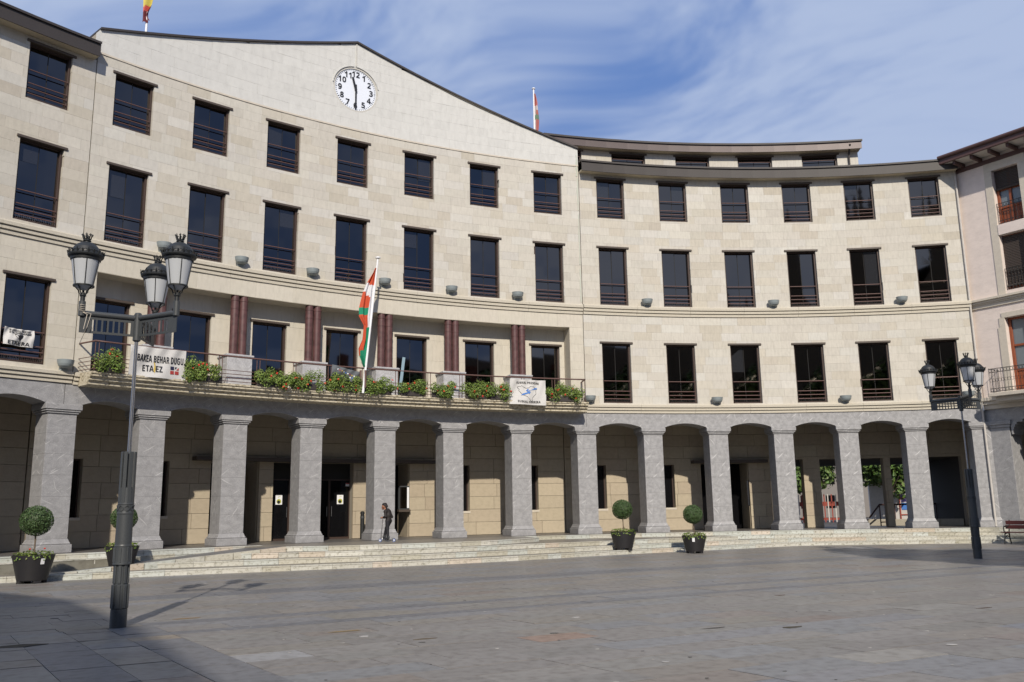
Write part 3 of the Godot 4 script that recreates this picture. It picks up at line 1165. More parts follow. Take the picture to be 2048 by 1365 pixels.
func scroll_panel(st: SurfaceTool, s0: float, s1: float, y0: float, y1: float, o: float) -> void:
	# wrought iron: bars with rings and curls
	var n := int(round((s1 - s0) / 0.13))
	for i in n + 1:
		var s := lerpf(s0, s1, float(i) / n)
		tube(st, [Q(s, y0, o), Q(s, y1, o)], 0.008, 4, false)
	for y in [y0 + 0.03, y1 - 0.02, y1 - 0.18, y0 + 0.16]:
		tube(st, [Q(s0, y, o), Q(s1, y, o)], 0.011, 4, false)
	for i in n:
		var c := lerpf(s0, s1, (i + 0.5) / n)
		for q in [[y1 - 0.10, 0.055], [y0 + 0.095, 0.05], [(y0 + y1) * 0.5, 0.06]]:
			var pts := []
			for k in 9:
				pts.append(Q(c + cos(TAU * k / 8) * q[1], q[0] + sin(TAU * k / 8) * q[1] * 1.15, o))
			tube(st, pts, 0.007, 3, false)

func build_corner_house() -> void:
	var b := thing("corner_house", "pink rendered house with iron balconies and brown rafters at the right edge", "house", Q(4, 0, 0))
	var L := 11.0
	var st := new_st()
	# wall with openings, built from butted boxes
	var ops := [[1.5, 2.62, 13.50, 16.0], [1.5, 2.62, 10.56, 13.02], [1.30, 2.72, 6.10, 9.40], [4.6, 5.72, 13.50, 16.0], [4.6, 5.72, 10.56, 13.02], [4.4, 5.82, 6.10, 9.40], [7.8, 8.92, 13.50, 16.0], [7.8, 8.92, 10.56, 13.02], [7.6, 9.02, 6.10, 9.40]]
	var xs := [-0.6, L]
	for o in ops:
		xs.append(o[0])
		xs.append(o[1])
	xs.sort()
	for i in xs.size() - 1:
		if xs[i + 1] - xs[i] < 0.01:
			continue
		var m: float = (xs[i] + xs[i + 1]) * 0.5
		var col := []
		for o in ops:
			if m > o[0] and m < o[1]:
				col.append(o)
		col.sort_custom(func(p, q): return p[2] < q[2])
		var y := 6.0
		for o in col:
			qbox(st, xs[i], xs[i + 1], y, o[2], -0.5, 0.0)
			y = o[3]
		qbox(st, xs[i], xs[i + 1], y, 16.75, -0.5, 0.0)
	wpart(st, "wall", M.pink, b)
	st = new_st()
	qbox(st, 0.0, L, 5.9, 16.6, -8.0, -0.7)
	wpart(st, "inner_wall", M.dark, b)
	# raised stone bands round the openings and under the eaves
	for x in [[1.18, 1.5], [2.62, 2.94], [4.28, 4.6], [5.72, 6.04], [7.48, 7.8], [8.92, 9.24]]:
		st = new_st()
		qbox(st, x[0], x[1], 10.4, 15.98, 0.0, 0.03, 0.004)
		wpart(st, "window_band", M.trim, b)
	for x in [1.18, 4.28, 7.48]:
		st = new_st()
		qbox(st, x, x + 1.76, 15.985, 16.36, 0.0, 0.03, 0.004)
		wpart(st, "window_band", M.trim, b)
		st = new_st()
		qbox(st, x + 0.322, x + 1.438, 13.03, 13.49, 0.0, 0.05, 0.004)
		wpart(st, "window_sill", M.pink, b)
		st = new_st()
		qbox(st, x - 0.2, x + 0.12, 6.1, 9.0, 0.0, 0.03, 0.004)
		qbox(st, x + 1.55, x + 1.87, 6.1, 9.0, 0.0, 0.03, 0.004)
		qbox(st, x - 0.0, x + 1.66, 9.40, 9.62, 0.0, 0.03, 0.004)
		qbox(st, x - 0.12, x + 0.12, 9.0, 9.42, 0.0, 0.03, 0.004)
		qbox(st, x + 1.55, x + 1.78, 9.0, 9.42, 0.0, 0.03, 0.004)
		wpart(st, "door_surround", M.trim, b)
	for yy in [[10.12, 10.18, 0.10], [10.18, 10.27, 0.16], [10.27, 10.37, 0.24], [9.97, 10.12, 0.06]]:
		st = new_st()
		qbox(st, 0.0, L, yy[0], yy[1], 0.0, yy[2], 0.006)
		wpart(st, "string_course", M.trim, b)
	st = new_st()
	qbox(st, 0.0, L, 5.55, 5.75, -0.4, 0.10, 0.01)
	qbox(st, 0.0, L, 5.75, 5.9, -0.4, 0.18, 0.01)
	qbox(st, 0.0, L, 5.9, 6.05, -0.4, 0.26, 0.01)
	wpart(st, "cornice", M.trim, b)
	# windows
	for o in ops:
		var tall: bool = o[3] - o[2] > 2.8
		var mid: float = o[2] > 13.0
		var w := node_at("window", b, Q((o[0] + o[1]) * 0.5, o[2], -0.3) - b.position, -atan2(0.82582, 0.56394))
		var hw: float = (o[1] - o[0]) * 0.5
		var hh: float = o[3] - o[2]
		var wm: Material = M.wood
		st = new_st()
		bx(st, Vector3(-hw, 0, -0.08), Vector3(-hw + 0.12, hh, 0.06), 0.01)
		bx(st, Vector3(hw - 0.12, 0, -0.08), Vector3(hw, hh, 0.06), 0.01)
		bx(st, Vector3(-0.06, 0, -0.08), Vector3(0.06, hh - 0.08, 0.05), 0.01)
		bx(st, Vector3(-hw + 0.12, hh - 0.09, -0.08), Vector3(hw - 0.12, hh, 0.06), 0.01)
		for yb in [0.0, hh * 0.30, hh * 0.62]:
			for s in [-1.0, 1.0]:
				bx(st, Vector3(minf(s * 0.06, s * (hw - 0.12)), yb, -0.07), Vector3(maxf(s * 0.06, s * (hw - 0.12)), yb + 0.09, 0.04), 0.008)
		part(st, "frame", wm, w)
		for s in [-1.0, 1.0]:
			st = new_st()
			bx(st, Vector3(minf(s * 0.06, s * (hw - 0.12)), hh * 0.30 + 0.09, -0.03), Vector3(maxf(s * 0.06, s * (hw - 0.12)), hh - 0.09, -0.02))
			part(st, "pane", M.house_glass, w)
			st = new_st()
			bx(st, Vector3(minf(s * 0.06, s * (hw - 0.12)), 0.09, -0.05), Vector3(maxf(s * 0.06, s * (hw - 0.12)), hh * 0.30, -0.0))
			part(st, "door_panel", wm, w)
		if not tall:
			st = new_st()
			var lo: float = hh * 0.66 if mid else 0.25
			var nsl := int((hh - lo) / 0.07)
			for k in nsl:
				bx(st, Vector3(-hw + 0.02, lo + k * 0.07, 0.075), Vector3(hw - 0.02, lo + k * 0.07 + 0.06, 0.10), 0.008)
			var bl := part(st, "roller_blind", M.blind, w)
			bl.set_meta("kind", "stuff")
			st = new_st()
			tube(st, [Vector3(-hw + 0.02, lo - 0.03, 0.11), Vector3(hw - 0.02, lo - 0.03, 0.11)], 0.05, 8)
			part(st, "blind_roll", M.blind, w)
			st = new_st()
			scroll_panel(st, o[0] + 0.02, o[1] - 0.02, o[2] + 0.02, o[2] + 0.98, -0.08)
			wpart(st, "balconet", M.black_iron, b)
	# long balcony at first floor
	for x in [0.78, 4.0, 7.2]:
		st = new_st()
		qbox(st, x - 0.06, x + 2.6, 5.98, 6.14, 0.0, 0.95, 0.015)
		qbox(st, x + 0.1, x + 2.44, 5.78, 5.98, 0.0, 0.72, 0.015)
		wpart(st, "balcony_slab", M.trim, b)
		st = new_st()
		scroll_panel(st, x, x + 2.54, 6.16, 7.18, 0.86)
		wpart(st, "balcony_rail", M.black_iron, b)
		st = new_st()
		for e in [x, x + 2.54]:
			tube(st, [Q(e, 7.18, 0.86), Q(e, 7.18, 0.0)], 0.012, 5)
			tube(st, [Q(e, 6.2, 0.86), Q(e, 6.2, 0.0)], 0.012, 5)
			for k in 7:
				tube(st, [Q(e, 6.16, 0.12 * k + 0.05), Q(e, 7.18, 0.12 * k + 0.05)], 0.008, 4, false)
		wpart(st, "balcony_end", M.black_iron, b)
	# ground floor piers and arches
	for x in [-0.22, 3.0, 6.2, 9.4]:
		var pr := node_at("pier", b, Q(x + 0.6, FL, 0) - b.position, -atan2(0.82582, 0.56394))
		st = new_st()
		bx(st, Vector3(-0.64, 0, -1.0), Vector3(0.64, 0.30, 0.06), 0.012)
		part(st, "plinth", M.marble, pr)
		st = new_st()
		bx(st, Vector3(-0.56, 0.30, -0.92), Vector3(0.56, 4.15, 0.0), 0.01)
		part(st, "shaft", M.marble, pr)
		st = new_st()
		bx(st, Vector3(-0.6, 4.15, -0.96), Vector3(0.6, 4.27, 0.04), 0.01)
		bx(st, Vector3(-0.66, 4.27, -1.0), Vector3(0.66, 4.44, 0.09), 0.01)
		part(st, "capital", M.marble, pr)
	st = new_st()
	qbox(st, -0.6, L, FL + 4.44, 5.55, -0.95, 0.0, 0.0)
	wpart(st, "lintel_beam", M.marble, b)
	for x in [1.0, 4.22, 7.42]:
		st = new_st()
		# quarter brackets under the beam
		for e in [[x, 1.0], [x + 2.0, -1.0]]:
			for k in 6:
				var a0 := k / 6.0
				var w0: float = 0.45 * (1.0 - sqrt(maxf(0.0, 1.0 - pow(1.0 - a0, 2.0))))
				qbox(st, minf(e[0], e[0] + e[1] * (0.05 + w0)), maxf(e[0], e[0] + e[1] * (0.05 + w0)), 5.03 - 0.10 * (k + 1), 5.03 - 0.10 * k, -0.9, -0.02)
		wpart(st, "arch_bracket", M.marble, b)
	st = new_st()
	qbox(st, -2.6, 26.0, 0.0, 5.6, -4.2, -4.0)
	qbox(st, -0.3, 26.0, 5.5, 5.54, -4.0, -0.96)
	wpart(st, "arcade_wall", M.panel_plain, b)
	# eaves
	st = new_st()
	qbox(st, 0.0, L, 16.36, 16.55, 0.0, 0.08, 0.01)
	wpart(st, "eave_beam", M.brown, b)
	st = new_st()
	qbox(st, -0.2, L, 16.70, 16.75, 0.0, 0.9)
	wpart(st, "eave_boards", M.plain, b)
	for k in 14:
		st = new_st()
		var s := 0.35 + k * 0.78
		qbox(st, s - 0.06, s + 0.06, 16.53, 16.695, 0.0, 0.85, 0.01)
		wpart(st, "rafter", M.brown, b)
	st = new_st()
	qbox(st, -0.25, L, 16.68, 17.0, 0.9, 1.0, 0.01)
	tube(st, [Q(-0.25, 16.98, 1.03), Q(L, 16.98, 1.03)], 0.09, 8)
	wpart(st, "gutter", M.brown, b)
	st = new_st()
	quad(st, Q(-0.2, 16.95, 1.0), Q(L, 16.95, 1.0), Q(L, 19.6, -7.0), Q(-0.2, 19.6, -7.0), Vector3.UP)
	wpart(st, "roof", M.tiles, b)
	# downpipe in the corner
	st = new_st()
	var pth := END_R - 0.0015
	tube(st, [P(pth, R - 0.07, 16.2), P(pth, R - 0.07, 0.62)], 0.045, 8)
	wpart(st, "downpipe", M.plain, b)

# ------------------------------------------------------------------ ground, steps
const L1 := [[-16.5, 21.6], [-13.0, 23.45], [-10.5, 24.65], [-8.5, 25.55], [-6.8, 26.25], [-4.2, 27.25], [-2.0, 28.3], [0.5, 29.85], [2.2, 31.2], [3.9, 32.4], [5.4, 33.35], [7.0, 34.2], [8.7, 35.2], [10.2, 36.2], [11.6, 36.9]]
const L2 := [[-10.3, 25.95], [-9.0, 26.45], [-7.0, 27.15], [-4.3, 28.0], [-2.1, 29.15], [0.5, 30.85], [3.1, 32.55], [5.0, 33.75], [7.0, 34.8], [8.9, 35.8], [10.4, 36.7]]
const L3 := [[-8.9, 27.6], [-7.2, 27.95], [-4.4, 28.7], [-2.2, 29.9], [0.5, 31.75], [3.1, 33.35], [5.0, 34.4], [7.1, 35.5], [9.0, 36.45]]
const L4 := [[-7.4, 28.85], [-6.0, 28.95], [-4.5, 29.35], [-2.4, 30.45], [-0.9, 31.5], [0.2, 32.9], [0.9, 34.2]]
const RISE := 0.1475
const RAMP_LO := [-12.6, 24.0]
const RAMP_HI := [-7.4, 28.85]

func dense(l: Array, step: float) -> Array:
	# smooth resampled line
	var c := Curve2D.new()
	for i in l.size():
		var p := Vector2(l[i][0], l[i][1])
		var t := Vector2.ZERO
		if i > 0 and i < l.size() - 1:
			t = (Vector2(l[i + 1][0], l[i + 1][1]) - Vector2(l[i - 1][0], l[i - 1][1])) * 0.16
		c.add_point(p, -t, t)
	var n := int(c.get_baked_length() / step)
	var out := []
	for i in n + 1:
		out.append(c.sample_baked(c.get_baked_length() * i / n))
	return out

func step_tone() -> Color:
	var k := rng.randf()
	var v := rng.randfn(0.0, 0.03)
	var c := Color(0.55, 0.545, 0.49)
	if k < 0.22:
		c = Color(0.50, 0.485, 0.41)
	elif k < 0.45:
		c = Color(0.54, 0.565, 0.53)
	elif k < 0.55:
		c = Color(0.56, 0.50, 0.42)
	return Color(c.r + v, c.g + v, c.b + v)

func flat_poly(st: SurfaceTool, poly: PackedVector2Array, y0: float, y1: float, heights = null) -> void:
	# polygon in (x, forward); heights: top height per corner
	var idx := Geometry2D.triangulate_polygon(poly)
	var top := []
	for i in poly.size():
		top.append(y1 if heights == null else heights[i])
	for i in range(0, idx.size(), 3):
		var q := []
		for k in 3:
			var j: int = idx[i + k]
			q.append(V(poly[j].x, top[j], poly[j].y))
		tri(st, q[0], q[1], q[2], Vector3.UP)
	var cw := Geometry2D.is_polygon_clockwise(poly)
	for i in poly.size():
		var j := (i + 1) % poly.size()
		var d := poly[j] - poly[i]
		var nn := Vector2(-d.y, d.x) if cw else Vector2(d.y, -d.x)
		quad(st, V(poly[i].x, y0, poly[i].y), V(poly[j].x, y0, poly[j].y), V(poly[j].x, top[j], poly[j].y), V(poly[i].x, top[i], poly[i].y), Vector3(nn.x, 0, -nn.y))

func arc_pts(r: float, t0: float, t1: float, step := 0.02) -> Array:
	var n := maxi(1, int(absf(t1 - t0) / step))
	var o := []
	for i in n + 1:
		var t := lerpf(t0, t1, float(i) / n)
		o.append(Vector2(CX + r * sin(t), CZ + r * cos(t)))
	return o

func kerb_stones(parent: Node3D, line: Array, y0: float, depth: float, called := "step_stone") -> void:
	# riser stones: line is dense (x, forward), solid lies on its far side
	var i := 0
	while i < line.size() - 1:
		var k := rng.randi_range(3, 6)
		var j := mini(i + k, line.size() - 1)
		if line.size() - 1 - j < 2:
			j = line.size() - 1
		var poly := PackedVector2Array()
		var back := PackedVector2Array()
		for q in range(i, j + 1):
			var a: Vector2 = line[maxi(q - 1, 0)]
			var b: Vector2 = line[mini(q + 1, line.size() - 1)]
			var d := (b - a).normalized()
			var n := Vector2(-d.y, d.x)
			var p: Vector2 = line[q]
			if q == i:
				p += d * 0.004
			if q == j:
				p -= d * 0.004
			poly.append(p)
			back.append(p + n * depth)
		back.reverse()
		poly.append_array(back)
		var st := new_st()
		st.set_color(step_tone())
		var y1 := y0 + RISE + rng.randf() * 0.006
		flat_poly(st, poly, y0, y1 - 0.03)
		# nosing a little proud of the riser
		var nose := PackedVector2Array()
		for q in poly.size():
			nose.append(poly[q])
		for q in range(0, j - i + 1):
			var dd: Vector2 = (poly[q] - poly[poly.size() - 1 - q]).normalized()
			nose[q] = poly[q] + dd * 0.014
		flat_poly(st, nose, y1 - 0.03, y1)
		wpart(st, called, M.step, parent)
		i = j

func build_steps() -> void:
	var s := structure("steps")
	s.position = V(0, 0, 31)
	var lines := [dense(L1, 0.2), dense(L2, 0.2), dense(L3, 0.2), dense(L4, 0.2)]
	for k in 4:
		kerb_stones(s, lines[k], RISE * k, 0.13)
	# treads behind the stones
	for k in 4:
		var poly := PackedVector2Array()
		var ln: Array = lines[k]
		for q in ln.size():
			var a: Vector2 = ln[maxi(q - 1, 0)]
			var b: Vector2 = ln[mini(q + 1, ln.size() - 1)]
			var d := (b - a).normalized()
			poly.append(ln[q] + Vector2(-d.y, d.x) * 0.10)
		var last: Vector2 = ln[ln.size() - 1]
		var t_end := atan2(last.x - CX, last.y - CZ)
		if k < 3:
			var arc := arc_pts(34.5, t_end, -0.70)
			for q in arc:
				poly.append(q)
		else:
			var arc2 := arc_pts(34.5, -0.37, -0.70)
			for q in arc2:
				poly.append(q)
		var st := new_st()
		st.set_color(Color(0.25, 0.23, 0.195))
		flat_poly(st, poly, -0.05, RISE * (k + 1) - 0.004)
		wpart(st, "tread", M.paving, s)
	# low landing left of the ramp
	var st2 := new_st()
	st2.set_color(Color(0.225, 0.21, 0.19))
	flat_poly(st2, PackedVector2Array([Vector2(-16.2, 22.2), Vector2(-12.9, 23.85), Vector2(-10.4, 25.0), Vector2(-9.6, 26.4), Vector2(-12.4, 24.3), Vector2(-16.5, 24.0)]), -0.05, RISE - 0.006)
	wpart(st2, "tread", M.paving, s)
	# ramp
	var lo := Vector2(RAMP_LO[0], RAMP_LO[1])
	var hi := Vector2(RAMP_HI[0], RAMP_HI[1])
	var n := 10
	st2 = new_st()
	st2.set_color(Color(0.175, 0.175, 0.178))
	for i in n:
		var a := lo.lerp(hi, float(i) / n)
		var c := lo.lerp(hi, float(i + 1) / n)
		var ta := lerpf(-0.842, -0.676, float(i) / n)
		var tc := lerpf(-0.842, -0.676, float(i + 1) / n)
		var ha := lerpf(0.14, FL, float(i) / n) + 0.003
		var hc := lerpf(0.14, FL, float(i + 1) / n) + 0.003
		var a2 := Vector2(CX + 33.95 * sin(ta), CZ + 33.95 * cos(ta))
		var c2 := Vector2(CX + 33.95 * sin(tc), CZ + 33.95 * cos(tc))
		flat_poly(st2, PackedVector2Array([a, c, c2, a2]), -0.05, 0.0, [ha, hc, hc, ha])
	var r := wpart(st2, "ramp", M.paving, s)
	# pale edging stones along the ramp
	for i in 8:
		var a := lo.lerp(hi, i / 8.0 + 0.002)
		var c := lo.lerp(hi, (i + 1) / 8.0 - 0.002)
		var d := (c - a).normalized()
		var nn := Vector2(d.y, -d.x) * 0.16
		var st := new_st()
		st.set_color(step_tone())
		var ha := lerpf(0.14, FL, i / 8.0)
		var hc := lerpf(0.14, FL, (i + 1) / 8.0)
		flat_poly(st, PackedVector2Array([a, c, c + nn, a + nn]), -0.05, 0.0, [ha + 0.008, hc + 0.008, hc + 0.008, ha + 0.008])
		wpart(st, "edging_stone", M.step, s)
	# arcade steps right, arcade edge left
	for k in 4:
		var rr := 33.15 + 0.36 * k
		kerb_stones(s, arc_pts(rr, [-0.135, -0.17, -0.25, -0.385][k], 0.232, 0.006), RISE * k, 0.14)
		var tr := new_st()
		tr.set_color(Color(0.27, 0.25, 0.21))
		var ta: float = [-0.135, -0.17, -0.25, -0.385][k]
		flat_poly(tr, PackedVector2Array(arc_pts(rr + 0.1, ta, 0.232) + arc_pts(rr + 0.5 + (0.3 if k == 3 else 0.0), 0.232, ta)), -0.05, RISE * (k + 1) - 0.005)
		wpart(tr, "tread", M.paving, s)
	kerb_stones(s, arc_pts(33.95, -0.92, -0.676, 0.006), RISE * 3, 0.32)
	kerb_stones(s, arc_pts(33.5, -0.92, -0.80, 0.006), RISE * 2, 0.5)
	kerb_stones(s, arc_pts(33.96, -0.80, -0.70, 0.006), RISE * 2, 0.25)
	kerb_stones(s, arc_pts(33.96, -0.80, -0.72, 0.006), RISE, 0.25)
	st2 = new_st()
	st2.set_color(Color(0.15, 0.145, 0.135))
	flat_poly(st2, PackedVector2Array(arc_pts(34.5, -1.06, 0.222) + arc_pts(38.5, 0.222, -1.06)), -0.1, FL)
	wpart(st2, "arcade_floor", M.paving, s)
	st2 = new_st()
	st2.set_color(Color(0.25, 0.24, 0.20))
	flat_poly(st2, PackedVector2Array(arc_pts(33.5, -1.06, -0.80) + arc_pts(34.3, -0.80, -1.06)), -0.1, RISE * 3 - 0.003)
	flat_poly(st2, PackedVector2Array(arc_pts(33.3, -0.12, 0.232) + arc_pts(34.4, 0.232, -0.12)), -0.1, RISE - 0.01)
	wpart(st2, "step_core", M.paving, s)
	# steps in front of the corner house
	for k in 4:
		var st := new_st()
		st.set_color(step_tone())
		qbox(st, -0.3, 12.0, RISE * k - (0.1 if k == 0 else 0.0), RISE * (k + 1), -0.8, 1.6 - 0.36 * k, 0.008)
		wpart(st, "step_stone", M.step, s)
	st2 = new_st()
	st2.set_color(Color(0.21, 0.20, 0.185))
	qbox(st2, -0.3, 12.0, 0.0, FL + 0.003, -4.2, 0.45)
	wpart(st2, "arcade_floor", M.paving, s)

func slab_tone(b: float, ap: float, pos: Vector2) -> Color:
	var k := rng.randf()
	var v := rng.randfn(0.0, 0.008)
	var c := Color(0.240, 0.230, 0.217)
	if k < 0.18:
		c = Color(0.232, 0.235, 0.242)
	elif k < 0.30:
		c = Color(0.250, 0.232, 0.208)
	elif k < 0.36:
		c = Color(0.262, 0.252, 0.236)
	elif k < 0.40:
		c = Color(0.242, 0.212, 0.192)
	var dark := false
	if b > 13.62 and b < 13.98 and ap > 2.9:
		dark = true
	if b > 14.9 and b < 15.3 and ap > 3.0:
		dark = true
	if b > 19.4 and b < 20.4:
		dark = true
	if ap > 2.86 and ap < 3.48 and b < 14.9:
		dark = true
	if ap > 1.62 and ap < 2.28 and b < 13.7:
		dark = true
	if dark:
		c = Color(0.178, 0.182, 0.194)
		v *= 0.8
	return Color(c.r + v, c.g + v, c.b + v)

func build_plaza() -> void:
	var g := structure("ground")
	var st := new_st()
	quad(st, Vector3(-600, -0.035, -600), Vector3(600, -0.035, -600), Vector3(600, -0.035, 600), Vector3(-600, -0.035, 600), Vector3.UP)
	part(st, "ground_sheet", M.ground, g)
	var p := structure("pavement")
	var A := Vector2(0.8829, 0.4695)
	var B := Vector2(-0.4695, 0.8829)
	var rows := [2.0]
	var y := 2.0
	# course edges, with the narrow dark bands as courses of their own
	var fixed := [13.62, 13.98, 14.9, 15.3, 19.4, 19.9, 20.4]
	while y < 42.0:
		var nx := y + rng.randf_range(0.46, 0.62)
		for f in fixed:
			if f > y + 0.01 and f < nx + 0.18:
				nx = f
				break
		rows.append(nx)
		y = nx
	var zone := PackedVector2Array()
	for q in dense(L1, 0.5):
		zone.append(q + Vector2(-0.1, 0.25))
	zone.append(Vector2(20, 45))
	zone.append(Vector2(-20, 45))
	var l := []
	for j in rows.size() - 1:
		var b0: float = rows[j]
		var b1: float = rows[j + 1]
		var cuts := []
		var a := -25.0 - rng.randf()
		var bm := (b0 + b1) * 0.5
		var edges := []
		if bm < 15.0:
			for v in [1.62, 2.28, 2.86, 3.48]:
				edges.append((v - 0.124 * bm) / 0.992)
		while a < 45.0:
			cuts.append(a)
			var na := a + rng.randf_range(0.75, 1.7)
			for e in edges:
				if e > a + 0.01 and e < na + 0.4:
					na = e
					break
			a = na
		for i in cuts.size() - 1:
			var a0: float = cuts[i] + 0.004
			var a1: float = cuts[i + 1] - 0.004
			var mid := A * (a0 + a1) * 0.5 + B * bm
			if mid.y < 3.0 or absf(mid.x) > 0.80 * mid.y + 3.0:
				continue
			if Geometry2D.is_point_in_polygon(mid, zone):
				continue
			var rad := Vector2(mid.x - CX, mid.y - CZ).length()
			if rad > 34.0 or mid.x > 24.5:
				continue
			var ap := mid.x * 0.818 + mid.y * 0.575
			l.append({"a0": a0, "a1": a1, "b0": b0 + 0.004, "b1": b1 - 0.004, "c": slab_tone(bm, ap, mid), "d": mid.length(), "sk": 0.125 * (b1 - b0) * 0.5})
	l.sort_custom(func(u, w): return u.d < w.d)
	# single slabs of another stone, and two worn ones
	for spec in [[0.62, 12.3, Color(0.30, 0.215, 0.17)], [-2.7, 11.0, Color(0.33, 0.33, 0.33)], [3.9, 10.2, Color(0.30, 0.29, 0.265)], [-5.2, 12.6, Color(0.28, 0.24, 0.195)], [7.4, 12.0, Color(0.21, 0.22, 0.245)], [2.5, 8.9, Color(0.205, 0.212, 0.232)], [5.3, 9.6, Color(0.265, 0.225, 0.19)]]:
		var best := -1
		var bd := 9.0
		for i in l.size():
			var mid: Vector2 = A * ((l[i].a0 + l[i].a1) * 0.5) + B * ((l[i].b0 + l[i].b1) * 0.5)
			var dd: float = mid.distance_to(Vector2(spec[0], spec[1]))
			if dd < bd:
				bd = dd
				best = i
		if best >= 0:
			l[best].c = spec[2]
	var rest := new_st()
	for i in l.size():
		var e = l[i]
		var tgt := new_st() if i < 299 else rest
		tgt.set_color(e.c)
		var h := rng.randf_range(-0.003, 0.003)
		var tilt := rng.randf_range(-0.002, 0.002)
		var k: float = e.sk
		var c := [A * (e.a0 + k) + B * e.b0, A * (e.a1 + k) + B * e.b0, A * (e.a1 - k) + B * e.b1, A * (e.a0 - k) + B * e.b1]
		flat_poly(tgt, PackedVector2Array(c), -0.034, 0.0, [h - tilt, h + tilt, h + tilt, h - tilt])
		if i < 299:
			part(tgt, "paving_slab", M.paving, p)
	for q in [[-6.5, 11.95, 0.85, 0.36, 0.055, 0.045, 0.028], [-5.35, 14.75, 0.62, 0.14, 0.22, 0.15, 0.07], [-1.2, 12.0, 0.40, 0.12, 0.11, 0.085, 0.05], [7.35, 14.4, 0.45, 0.11, 0.07, 0.05, 0.035], [3.75, 12.55, 0.42, 0.15, 0.06, 0.05, 0.03], [4.9, 16.9, 0.35, 0.10, 0.09, 0.06, 0.04], [-2.4, 12.9, 0.6, 0.12, 0.24, 0.18, 0.09], [2.7, 12.6, 0.5, 0.06, 0.10, 0.095, 0.09]]:
		var pl := PackedVector2Array()
		for k in 9:
			var an := TAU * k / 9.0
			var rr := rng.randf_range(0.55, 1.0) * 0.5
			pl.append(Vector2(q[0], q[1]) + A * cos(an) * q[2] * rr + B * sin(an) * q[3] * rr)
		var ds := new_st()
		flat_poly(ds, pl, 0.0035, 0.006)
		part(ds, "dirt_patch", mat(Color(q[4], q[5], q[6]), 0.95), p)
	var sp := new_st()
	for k in 150:
		var z := rng.randf_range(6.5, 27.0)
		var o := Vector2(rng.randf_range(-0.55, 0.55) * z, z)
		if Geometry2D.is_point_in_polygon(o, zone):
			continue
		var v := rng.randf_range(0.32, 0.5) if rng.randf() < 0.5 else rng.randf_range(0.05, 0.12)
		sp.set_color(Color(v, v * 0.97, v * 0.92))
		var pl := PackedVector2Array()
		var big := rng.randf_range(0.009, 0.022) * (3.0 if rng.randf() < 0.12 else 1.0)
		for j in 6:
			var rr := rng.randf_range(0.5, 1.0) * big
			pl.append(o + Vector2(cos(TAU * j / 6.0) * rr * 1.6, sin(TAU * j / 6.0) * rr))
		flat_poly(sp, pl, 0.0035, 0.0065)
	part(sp, "specks", M.vert, p).set_meta("kind", "stuff")
	var r := part(rest, "paving", M.paving, p)
	r.set_meta("kind", "stuff")

# ------------------------------------------------------------------ plants
func leaf_quad(st: SurfaceTool, pos: Vector3, n: Vector3, size: float, c: Color) -> void:
	var u := n.cross(Vector3(rng.randf() - 0.5, rng.randf() - 0.5, rng.randf() - 0.5)).normalized()
	var w := n.cross(u).normalized()
	st.set_color(c)
	var a := pos - u * size
	var b := pos + w * size * 0.55 + n * size * 0.15
	var d := pos - w * size * 0.55 + n * size * 0.15
	var e := pos + u * size
	tri(st, a, b, e, n)
	tri(st, a, e, d, n)

func leaf_col(base: Color, spread := 0.3) -> Color:
	var k := 1.0 + rng.randf_range(-spread, spread)
	return Color(base.r * k * (1.0 + rng.randf_range(-0.15, 0.15)), base.g * k, base.b * k)

func ball_bush(st: SurfaceTool, r: float, n: int, size: float, base: Color, squash := 1.0) -> void:
	for i in n:
		var d := Vector3(rng.randfn(), rng.randfn(), rng.randfn()).normalized()
		var rr := r * (1.0 - 0.16 * rng.randf() * rng.randf()) * (1.0 + 0.02 * sin(d.x * 9.0) * cos(d.y * 7.0 + 1.0))
		var n2 := (d + Vector3(rng.randfn(), rng.randfn(), rng.randfn()) * 0.5).normalized()
		leaf_quad(st, Vector3(d.x * rr, d.y * rr * squash, d.z * rr), n2, size * rng.randf_range(0.7, 1.3), leaf_col(base))
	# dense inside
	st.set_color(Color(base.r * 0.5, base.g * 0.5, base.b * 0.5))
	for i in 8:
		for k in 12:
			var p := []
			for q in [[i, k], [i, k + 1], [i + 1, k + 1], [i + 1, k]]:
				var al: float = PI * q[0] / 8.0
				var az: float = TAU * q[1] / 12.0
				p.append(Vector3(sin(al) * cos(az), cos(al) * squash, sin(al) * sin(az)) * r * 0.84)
			quad(st, p[0], p[1], p[2], p[3], p[0] + p[2])

